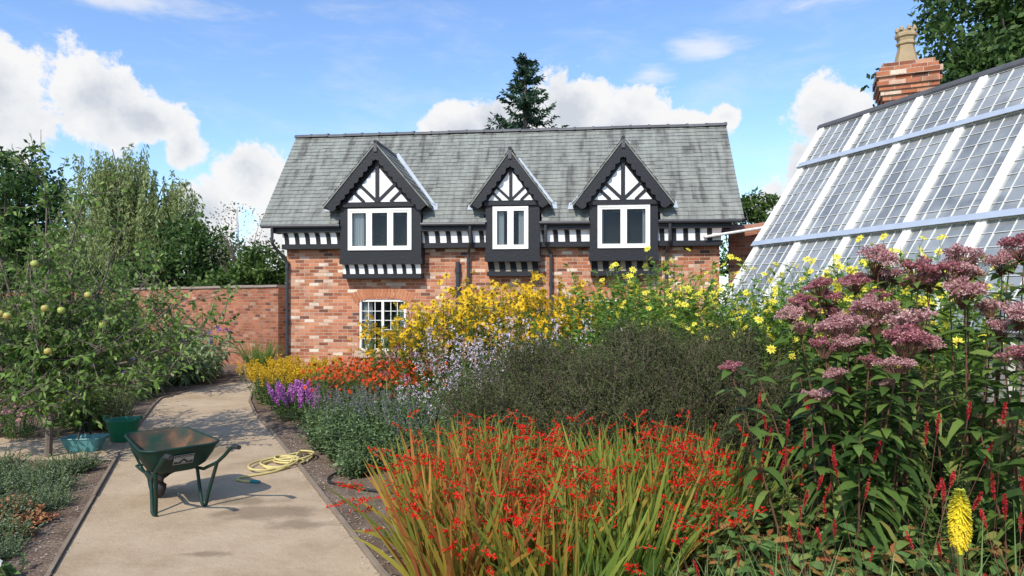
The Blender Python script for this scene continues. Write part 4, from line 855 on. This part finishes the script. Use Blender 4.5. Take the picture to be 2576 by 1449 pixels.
# --- red-hot poker
o=thing("red_hot_poker","red hot poker with single yellow flower spike and grassy leaves","plant",(1.64,2.5,0))
M_pk=leafmat("poker_yellow",[(.78,.60,.03),(.80,.68,.04),(.48,.56,.10)],.3,gain=1,pos=[0,.6,1])
part(o,"leaves",grass(90,.5,.9,.016,38,(.15,.6),M_gr,.12))
mb=MB(); mb.tube([[0,0,0],[.01,0,.45],[.0,0,.82]],[.009,.008,.007],6); part(o,"stem",mb.mesh("poker_stem",M_stem))
mb=MB(); n=900; u=rng.random(n); zz=.81+.18*u; r=.031*np.sin(np.pi*np.clip(u*.82+.16,0,1))**.8; t=rng.random(n)*6.283
D=np.stack([np.cos(t)*.8,np.sin(t)*.8,-1.1+1.5*u],1); P=np.stack([r*np.cos(t)*.55,r*np.sin(t)*.55,zz+.014],1)
blades(mb,P,D,.033*(1-.55*u)*rng.uniform(.85,1.15,n),.005,.15,2,lambda q:np.interp(q,[0,1],[.7,1]),a=np.clip(u*1.0-.02+rng.normal(0,.1,n),0,1),roll=.2)
mb.lathe([(.010,.77),(.02,.86),(.014,.95),(.002,1.005)],sides=8,a=.5)
part(o,"flower_spike",mb.mesh("poker_spike",M_pk))
gfr=plant_obj("grass_clump","fine arching green grass clump at the border front","plant",[("leaves",grass(150,.3,.85,.010,45,(.1,.7)))],(1.2,2.9,0),"fine grass clumps at the border front")
for (x,y,s) in [(.7,3.2,.75),(1.0,2.8,.8),(1.4,2.6,.85),(1.75,2.5,1.0),(1.0,3.5,.85),(2.0,2.4,1.0),(.45,3.35,.65),(1.4,3.3,.9),(1.15,3.0,.95),(1.85,2.7,1.15),(1.55,2.8,1.1),(2.1,2.8,1.15)]: clone(gfr,(x,y,0),rng.random()*6,s)

# --- left beds
M_gg=leafmat("grey_green_low",[(.07,.10,.055),(.15,.19,.11),(.24,.28,.18)],.25)
lo=plant_obj("low_herb_plant","low grey green creeping herb on bare soil","plant",leafbush(.28,.38,150,18,.028,.018,M_gg,65),(-4.4,6.3,0),"low grey green herbs")
for (x,y,s) in [(-4.1,6.0,.9),(-4.9,6.4,1.2),(-4.5,5.7,1.1),(-3.9,5.2,1.0),(-4.3,5.1,1.2),(-3.6,4.75,.9),(-3.9,4.5,1.1),(-5.2,6.0,1.2),(-4.8,5.4,1.2),(-3.45,4.2,.8),(-5.6,6.6,1.2),(-4.35,6.75,.9),(-3.8,5.6,.7),(-3.4,4.5,.6)]: clone(lo,(x,y,0),rng.random()*6,s)
M_rust=leafmat("rusty_dead_leaf",[(.14,.05,.03),(.30,.11,.05),(.36,.2,.09)],.2)
ru=plant_obj("withered_plant","withered plant with rusty red brown leaves on soil","plant",leafbush(.18,.35,70,10,.07,.045,M_rust,70),(-3.75,5.15,0),"withered rusty plants")
clone(ru,(-4.05,5.45,0),2,.9); clone(ru,(-3.6,4.9,0),4,.7)
M_veg=leafmat("vegetable_leaf",[(.06,.105,.03),(.13,.20,.055),(.21,.28,.10)],.4)
M_str=leafmat("straw_stalk",[(.18,.17,.08),(.30,.27,.14),(.2,.23,.10)],.3)
ve=plant_obj("vegetable_plant","leafy vegetable plants gone to seed in the bed","plant",leafbush(.85,.35,56,28,.13,.045,M_veg,25),(-5.6,8.9,0),"leafy vegetables in the bed")
st=plant_obj("seedhead_plant","straw coloured stalky plants gone to seed","plant",leafbush(.8,.3,80,18,.08,.016,M_str,20),(-5.3,9.1,0),"straw coloured seeding plants")
for i in range(40):
    y=rng.uniform(8.9,16.5); xe=-4.9-(min(y,11.5)-8.6)*.42; x=xe-.5-rng.random()**1.3*5.5
    clone(ve if rng.random()<.6 else st,(x,y,0),rng.random()*6,rng.uniform(.75,1.35))
for (x,y,s) in [(-5.7,9.2,.8),(-5.2,8.9,.8),(-6.1,9.3,.9),(-5.9,10,.9),(-6.3,10.6,1)]: clone(st,(x,y,0),rng.random()*6,s)
M_art=leafmat("silvery_leaf",[(.11,.15,.07),(.2,.26,.12),(.3,.36,.18)],.4)
ar=plant_obj("artichoke_plant","large plant with drooping silvery green jagged leaves","plant",leafbush(1.15,.5,30,14,.42,.11,M_art,30,lb=.8),(-6.9,12.6,0),"large silvery leaved artichoke plants")
for (x,y,s) in [(-6.6,13.8,1.0),(-7.6,13.3,1.1),(-8.3,12.4,1.1),(-6.6,11.7,.75),(-6.9,15,1.1)]: clone(ar,(x,y,0),rng.random()*6,s)
M_fen=leafmat("fennel_frond",[(.09,.2,.03),(.17,.32,.05)],.45)
fe=plant_obj("fennel_plant","feathery bright green fennel mound by the wall","plant",leafbush(.95,.4,140,70,.09,.008,M_fen,36),(-5.75,15.6,0))
M_wh=leafmat("white_petal",[(.75,.75,.72),(.85,.85,.82)],.3,gain=1)
co=plant_obj("cosmos_plant","cosmos plant with white flowers and feathery leaves","plant",daisyplant(.8,.3,24,16,.05,M_hl,M_wh,M_yc,nl=28,ll=.07,lw=.010,topband=.4,k=7,w=.6),(-6.2,8.6,0),"white cosmos plants"); clone(co,(-6.7,8.7,0),2,1.0)
M_pk2=leafmat("pink_petal",[(.45,.16,.24),(.65,.36,.42)],.3,gain=1)
da=plant_obj("pink_flower_plant","low bushy plant with dusky pink daisy flowers","plant",daisyplant(.42,.3,26,50,.034,M_dg,M_pk2,M_yc,nl=18,ll=.06,lw=.02,topband=.25),(-6.05,8.35,0),"low pink flowering plants"); clone(da,(-6.5,8.4,0),2,1)
M_or=leafmat("orange_petal",[(.8,.22,.01),(.85,.3,.02)],.3,gain=1)
om=plant_obj("marigold_plant","small marigold with a single orange flower","plant",daisyplant(.5,.1,5,2,.04,M_dg,M_or,M_or,nl=10,ll=.06,lw=.02,k=14,w=.5,topband=.05),(-5.65,8.4,0))
pc=plant_obj("purple_flower_plant","wispy plant with small violet blue flowers","plant",cluster(.95,.3,16,leafmat("violet_petal",[(.16,.1,.45),(.34,.22,.62)],.2,gain=1),M_veg,fs=.02,cl=.04,nf=14),(-5.7,9.6,0),"wispy violet flowered plants"); clone(pc,(-7.0,13.4,0),1,1.3); clone(pc,(-6.5,14.5,0),1,1.3)
wf=plant_obj("white_flower_plant","small plant with white petalled flower","plant",daisyplant(.10,.1,6,2,.032,M_dg,M_wh,M_yc,nl=8,ll=.07,lw=.03,k=6,w=.9,topband=.02),(-3.08,4.22,0))

# ------------------------------------------------------------------ wheelbarrow
wbx=thing("wheelbarrow","dark green metal wheelbarrow with rusty tray on the sandy path","wheelbarrow",(-2.82,5.64,0),math.atan2(.71,-.70))
wbx.scale=(.9,.9,.88)
M_grn=noisemat("green_barrow_paint",[(.035,.028,.02),(.006,.028,.020),(.009,.048,.033)],scale=7,rough=.55,bump=.15,pos=[.30,.43,.68])
M_tray=noisemat("worn_tray_paint",[(.15,.085,.05),(.07,.055,.04),(.018,.05,.036)],scale=5,rough=.85,bump=.3,pos=[.38,.49,.62],detail=9,spec=.15)
M_rub=plain("black_rubber",(.022,.022,.022),.7)
def rrect(x0,x1,hw0,hw1,z,zf,r=.08,k=7):
    pts=[]
    for (cx,cy,a0) in [(x1-r,hw1-r,0),(x0+r,hw0-r,90),(x0+r,-hw0+r,180),(x1-r,-hw1+r,270)]:
        for i in range(k):
            t=R(a0+90*i/(k-1)); pts.append([cx+r*math.cos(t),cy+r*math.sin(t),z+(zf-z)*(cx-x0)/(x1-x0)])
    return pts
def loft(mb,rings,m=0,close=True):
    k=len(rings[0]); V=[p for r in rings for p in r]
    mb.add(V,[[i*k+j,i*k+(j+1)%k,(i+1)*k+(j+1)%k,(i+1)*k+j] for i in range(len(rings)-1) for j in range(k)],.5,m)
    if close: mb.add(rings[-1],[list(range(k))],.5,m)
mb=MB()
outer=[rrect(-.38,.48,.33,.28,.60,.65,.14),rrect(-.33,.40,.30,.25,.51,.54,.13),rrect(-.27,.26,.25,.21,.41,.43,.12),rrect(-.21,.16,.18,.16,.36,.365,.10)]
inner=[[[p[0]*.975+.002,p[1]*.97,p[2]+(.004 if i<3 else .008)] for p in r] for i,r in enumerate(outer)]
loft(mb,outer,0); loft(mb,inner,1)
rim=outer[0]+[outer[0][0]]
part(wbx,"tray",mb.mesh("tray",[M_grn,M_tray],True))
mb=MB(); mb.tube([[p[0],p[1],p[2]] for p in rim],.011,6); part(wbx,"tray_rim",mb.mesh("tray_rim",M_grn,True))
mb=MB()
for s in (-1,1):
    mb.tube([[-.55,s*.27,.52],[-.42,s*.26,.44],[-.2,s*.22,.345],[.1,s*.17,.335],[.3,s*.09,.24],[.38,s*.07,.19]],.016,8)
    mb.tube([[.38,s*.07,.19],[.45,s*.14,.36],[.44,s*.2,.5]],.011,6)
mb.tube([[.38,-.08,.19],[.38,.08,.19]],.01,6); mb.tube([[.56,-.13,.3],[.56,.13,.3]],.012,6)
for s in (-1,1): mb.tube([[.3,s*.09,.24],[.5,s*.11,.27],[.56,s*.13,.3]],.012,6)
part(wbx,"chassis",mb.mesh("chassis",M_grn,True))
for s in (-1,1):
    mb=MB(); mb.tube([[-.10,s*.20,.34],[-.16,s*.205,.12],[-.18,s*.21,.03],[-.21,s*.21,.014],[-.25,s*.21,.014],[-.28,s*.212,.03],[-.31,s*.22,.14],[-.42,s*.255,.43]],.016,8); part(wbx,"leg",mb.mesh("leg",M_grn,True))
    mb=MB(); mb.tube([[-.55,s*.27,.52],[-.68,s*.275,.61],[-.74,s*.275,.63]],.016,8); h=part(wbx,"handle",mb.mesh("handle",M_grn,True))
    mb=MB(); mb.tube([[-.73,s*.275,.63],[-.76,s*.275,.635],[-.85,s*.275,.64]],[.02,.022,.021],8); part(h,"grip",mb.mesh("grip",M_rub,True))
w=part(wbx,"wheel",None,(.38,0,.19)); 
mb=MB(); th=np.linspace(0,2*np.pi,25); mb.tube([[.15*math.cos(t),0,.15*math.sin(t)] for t in th],.042,8,cap=False); part(w,"tyre",mb.mesh("tyre",M_rub,True))
mb=MB(); mb.tube([[0,-.03,0],[0,.03,0]],.10,16); mb.tube([[0,-.06,0],[0,.06,0]],.025,10); part(w,"rim",mb.mesh("rim",plain("rusty_rim",(.12,.06,.04),.7)))
lab=MB(); M_lw=plain("label_white",(.34,.34,.31),.7); M_lb=plain("label_black",(.02,.02,.022),.5)
rA=np.array([-.300,0,.455]); rB=np.array([-.352,0,.555]); rn=unit(np.array([-.88,0,-.47]))
def pl(u0,u1,v0,v1,off_,m): 
    f=lambda u,v:(rA+(rB-rA)*v+[0,-u,0]+rn*off_)
    lab.add([f(u0,v0),f(u1,v0),f(u1,v1),f(u0,v1)],[0,1,2,3],.5,m)
pl(-.085,.085,-.0,.92,.012,0); pl(-.08,.08,.66,.88,.015,1)
for k in range(9): pl(-.07+k*.0165,-.06+k*.0165,.71,.83,.017,0)
def tri(a,b,c,off_,m):
    f=lambda u,v:(rA+(rB-rA)*v+[0,-u,0]+rn*off_); lab.add([f(*a),f(*b),f(*c)],[0,1,2],.5,m)
tri((-.06,.08),(.06,.08),(0,.58),.015,1); tri((-.025,.14),(.025,.14),(0,.38),.017,0); pl(-.08,-.05,.08,.3,.015,1); pl(.05,.08,.08,.3,.015,1)
part(wbx,"maker_label",lab.mesh("maker_label",[M_lw,M_lb]),label="white and black maker label stuck on the tray")

tb=thing("garden_tub","green flexible plastic garden tub on the path","tub",(-4.70,8.25,0))
M_tub=plain("green_plastic",(.014,.20,.09),.4); M_trug=plain("teal_plastic",(.10,.30,.29),.5)
mb=MB(); mb.lathe([(.001,.004),(.125,.004),(.135,.02),(.185,.25),(.195,.255),(.195,.265),(.178,.262),(.13,.03),(.001,.025)],sides=28); part(tb,"body",mb.mesh("tub_body",M_tub,True))
for s in (-1,1):
    mb=MB(); mb.tube([[s*.185,-.06,.25],[s*.205,-.05,.29],[s*.21,0,.30],[s*.205,.05,.29],[s*.185,.06,.25]],.012,6); part(tb,"handle",mb.mesh("tub_handle",M_tub,True))
tr=thing("garden_trug","teal plastic garden trug with black arched handle","trug",(-4.82,7.7,0),R(8)); tr.scale=(.92,.92,.92)
mb=MB(); o1=rrect(-.23,.23,.15,.15,.17,.17,.05); o2_=rrect(-.16,.16,.10,.10,.005,.005,.04); i1=[[p[0]*.96,p[1]*.95,p[2]] for p in o1]; i2=[[p[0]*.95,p[1]*.95,.015] for p in o2_]
loft(mb,[o1,o2_]); loft(mb,[o1,i1,i2]); mb.tube(o1+[o1[0]],.009,6); part(tr,"body",mb.mesh("trug_body",M_trug))
mb=MB(); mb.tube([[0,-.15,.17],[0,-.14,.25],[0,-.08,.33],[0,0,.35],[0,.08,.33],[0,.14,.25],[0,.15,.17]],.013,6); part(tr,"handle",mb.mesh("trug_handle",M_rub,True))
# hose
M_hose=plain("yellow_hose",(.66,.54,.20),.5)
ho=thing("garden_hose","loosely coiled pale yellow garden hose with green connector","hose",(-2.38,7.05,0))
pts=[]
for i in range(190):
    t=i/190*2*math.pi*5.3; k=i/190
    cx=.07*math.sin(t*.23+1)+.04*math.sin(t*.61); cy=.12*math.cos(t*.19)+.06*math.sin(t*.47)
    rx=.17+.05*math.sin(t*.41); ry=.24+.09*math.cos(t*.33+.6)
    pts.append([cx+rx*math.cos(t),cy+ry*math.sin(t),.018+.035*k+.012*math.sin(t*.9+k*5)**2])
tail=[(.14,-.20,.03),(.04,-.38,.02),(-.10,-.50,.02),(-.20,-.58,.02),(-.20,-.66,.02),(-.12,-.71,.02),(-.04,-.73,.02)]
cs=np.array([pts[-1]]+[list(p) for p in tail])
tt=np.linspace(0,len(cs)-1,40); sm=np.stack([np.interp(tt,range(len(cs)),cs[:,i]) for i in range(3)],1)
for _ in range(3): sm[1:-1]=(sm[:-2]+sm[1:-1]*2+sm[2:])/4
mb=MB(); mb.tube(pts+list(map(list,sm)),.0105,6); part(ho,"tube",mb.mesh("hose_tube",M_hose,True))
mb=MB(); e=sm[-1]; mb.tube([e,e+[.05,-.005,0],e+[.09,-.01,0]],[.016,.018,.013],8); part(ho,"connector",mb.mesh("hose_connector",plain("teal_connector",(.01,.22,.2),.4)))
h2=thing("black_hose","black irrigation hose with orange connector on the soil","hose",(-1.5,6.2,0))
mb=MB(); P=np.array([[-.2,.75,.02],[-.1,.7,.03],[-.25,.3,.02],[-.2,.1,.02],[.0,0,.02],[.2,-.15,.02],[.5,-.25,.02]]); tt=np.linspace(0,6,40); sm=np.stack([np.interp(tt,range(7),P[:,i]) for i in range(3)],1)
for _ in range(4): sm[1:-1]=(sm[:-2]+sm[1:-1]*2+sm[2:])/4
mb.tube(sm,.011,6); part(h2,"tube",mb.mesh("black_tube",M_rub,True)); mb=MB(); mb.tube([[.02,-.02,.022],[.07,-.06,.022]],.018,8); part(h2,"connector",mb.mesh("orange_connector",plain("orange_plastic",(.7,.12,.02),.4)))

# ------------------------------------------------------------------ world
w=bpy.data.worlds.new("World"); scene.world=w; w.use_nodes=True; nt=w.node_tree; N=nt.nodes; L=nt.links; N.clear()
sunaz=math.atan2(-.36,-.82); sunel=R(42)
sky=N.new("ShaderNodeTexSky"); sky.sky_type='NISHITA'; sky.sun_disc=False; sky.sun_elevation=sunel; sky.sun_rotation=sunaz%(2*math.pi); sky.altitude=0; sky.air_density=1.0; sky.dust_density=.5; sky.ozone_density=2.5
hs=N.new("ShaderNodeMix"); hs.data_type='RGBA'; hs.blend_type='MULTIPLY'; hs.inputs[0].default_value=1; L.new(sky.outputs[0],hs.inputs[6]); hs.inputs[7].default_value=(1.28,1.42,1.62,1)
bg=N.new("ShaderNodeBackground"); L.new(hs.outputs[2],bg.inputs[0]); bg.inputs[1].default_value=.15
tc=N.new("ShaderNodeTexCoord"); sx=N.new("ShaderNodeSeparateXYZ"); L.new(tc.outputs["Generated"],sx.inputs[0])
def M2(op,a,b=None,c=None,clamp=False):
    m=N.new("ShaderNodeMath"); m.operation=op; m.use_clamp=clamp
    for i,x in enumerate((a,b,c)):
        if x is None: continue
        if isinstance(x,(int,float)): m.inputs[i].default_value=x
        else: L.new(x,m.inputs[i])
    return m.outputs[0]
az=M2('ARCTAN2',sx.outputs[0],sx.outputs[1]); el=M2('ARCSINE',sx.outputs[2])
cb=N.new("ShaderNodeCombineXYZ"); L.new(az,cb.inputs[0]); L.new(el,cb.inputs[1])
def wnoise(vec,sc,det=8,ro=.55,dist=0):
    n=N.new("ShaderNodeTexNoise"); n.inputs["Scale"].default_value=sc; n.inputs["Detail"].default_value=det; n.inputs["Roughness"].default_value=ro; n.inputs["Distortion"].default_value=dist; L.new(vec,n.inputs["Vector"]); return n.outputs["Fac"]
blobs=[(-37.5,13.2,5,4.2),(-31.8,14.2,3.6,3.2),(-28.0,13.2,3.0,1.5),(-25.6,11.3,1.4,1.8),(-42,12,6,5),
 (-20.8,9.3,2.9,2.9),(-24,6.6,3.0,2.8),(-18.5,5.5,3.2,3.2),(-28,3.5,5,3),
 (-4.5,13.9,3.2,1.9),(-1,14.6,3.2,2.0),(4.6,15.0,3.8,3.0),(9.5,14.3,4,2.7),(14,13.5,3.4,1.8),(17.3,14.4,1.5,1.0),
 (25,13.8,2.8,2.7),(26.5,12,3,3),(23.6,9.3,2.3,3),(21.5,7,2.4,2.6),(28,8,4,5),(70,16,18,7),(-120,18,25,8)]
def blobdist(bl):
    d=None
    for (a,e,ra,re) in bl:
        s=N.new("ShaderNodeVectorMath"); s.operation='SUBTRACT'; L.new(cb.outputs[0],s.inputs[0]); s.inputs[1].default_value=(R(a),R(e),0)
        q=N.new("ShaderNodeVectorMath"); q.operation='MULTIPLY'; L.new(s.outputs[0],q.inputs[0]); q.inputs[1].default_value=(1/R(ra),1/R(re),0)
        l=N.new("ShaderNodeVectorMath"); l.operation='LENGTH'; L.new(q.outputs[0],l.inputs[0])
        d=l.outputs["Value"] if d is None else M2('MINIMUM',d,l.outputs["Value"])
    return d
d=blobdist(blobs)
n1=wnoise(tc.outputs["Generated"],16,10,.66,.15)
dn=M2('ADD',d,M2('MULTIPLY',M2('SUBTRACT',n1,.5),2.5))
mr=N.new("ShaderNodeMapRange"); mr.interpolation_type='SMOOTHSTEP'; L.new(dn,mr.inputs[0]); mr.inputs[1].default_value=1.18; mr.inputs[2].default_value=.84; mr.inputs[3].default_value=0; mr.inputs[4].default_value=1
d2=blobdist([(16.0,19.6,3.0,1.1),(11.6,18.0,1.8,.7),(-30,21,7,.9),(24,21.8,6,.8)])
mp=N.new("ShaderNodeMapping"); mp.inputs["Scale"].default_value=(1,1,3.5); mp.inputs["Rotation"].default_value=(0,.25,0); L.new(tc.outputs["Generated"],mp.inputs[0])
n2=wnoise(mp.outputs[0],7,10,.62,.3)
w2=M2('ADD',d2,M2('MULTIPLY',M2('SUBTRACT',n2,.5),4.0))
m2=N.new("ShaderNodeMapRange"); m2.interpolation_type='SMOOTHSTEP'; L.new(w2,m2.inputs[0]); m2.inputs[1].default_value=1.2; m2.inputs[2].default_value=-.3; m2.inputs[3].default_value=0; m2.inputs[4].default_value=.7
m3=N.new("ShaderNodeMapRange"); m3.interpolation_type='SMOOTHSTEP'; L.new(n2,m3.inputs[0]); m3.inputs[1].default_value=.44; m3.inputs[2].default_value=.8; m3.inputs[3].default_value=0; m3.inputs[4].default_value=.28
mask=M2('MAXIMUM',mr.outputs[0],M2('MAXIMUM',m2.outputs[0],m3.outputs[0]))
n5=wnoise(tc.outputs["Generated"],10,9,.62,.1)
sh_=M2('ADD',n5,M2('MULTIPLY',d,.30))
rc=ramp(N,[(.66,.70,.78),(.84,.87,.91),(.97,.97,.98)],[.48,.62,.76]); L.new(sh_,rc.inputs[0])
bc=N.new("ShaderNodeBackground"); L.new(rc.outputs[0],bc.inputs[0]); bc.inputs[1].default_value=.97
mx=N.new("ShaderNodeMixShader"); L.new(mask,mx.inputs[0]); L.new(bg.outputs[0],mx.inputs[1]); L.new(bc.outputs[0],mx.inputs[2])
wo=N.new("ShaderNodeOutputWorld"); L.new(mx.outputs[0],wo.inputs[0])
sl=bpy.data.lights.new("sun","SUN"); sl.energy=4.6; sl.angle=R(.5); sl.color=(1,.95,.86)
so_=bpy.data.objects.new("sun",sl); COL.objects.link(so_)
sd=Vector((math.sin(sunaz)*math.cos(sunel),math.cos(sunaz)*math.cos(sunel),math.sin(sunel)))
so_.rotation_euler=sd.to_track_quat('Z','Y').to_euler(); so_.location=(-20,-15,30)
cam=bpy.data.cameras.new("camera"); cam.lens=24; cam.sensor_width=36; cam.shift_y=.0118; cam.clip_start=.1; cam.clip_end=3000
co_=bpy.data.objects.new("camera",cam); COL.objects.link(co_); co_.location=(0,0,1.7); co_.rotation_euler=(R(90),0,0); scene.camera=co_
scene.view_settings.view_transform='Standard'; scene.view_settings.look='None'; scene.view_settings.exposure=0
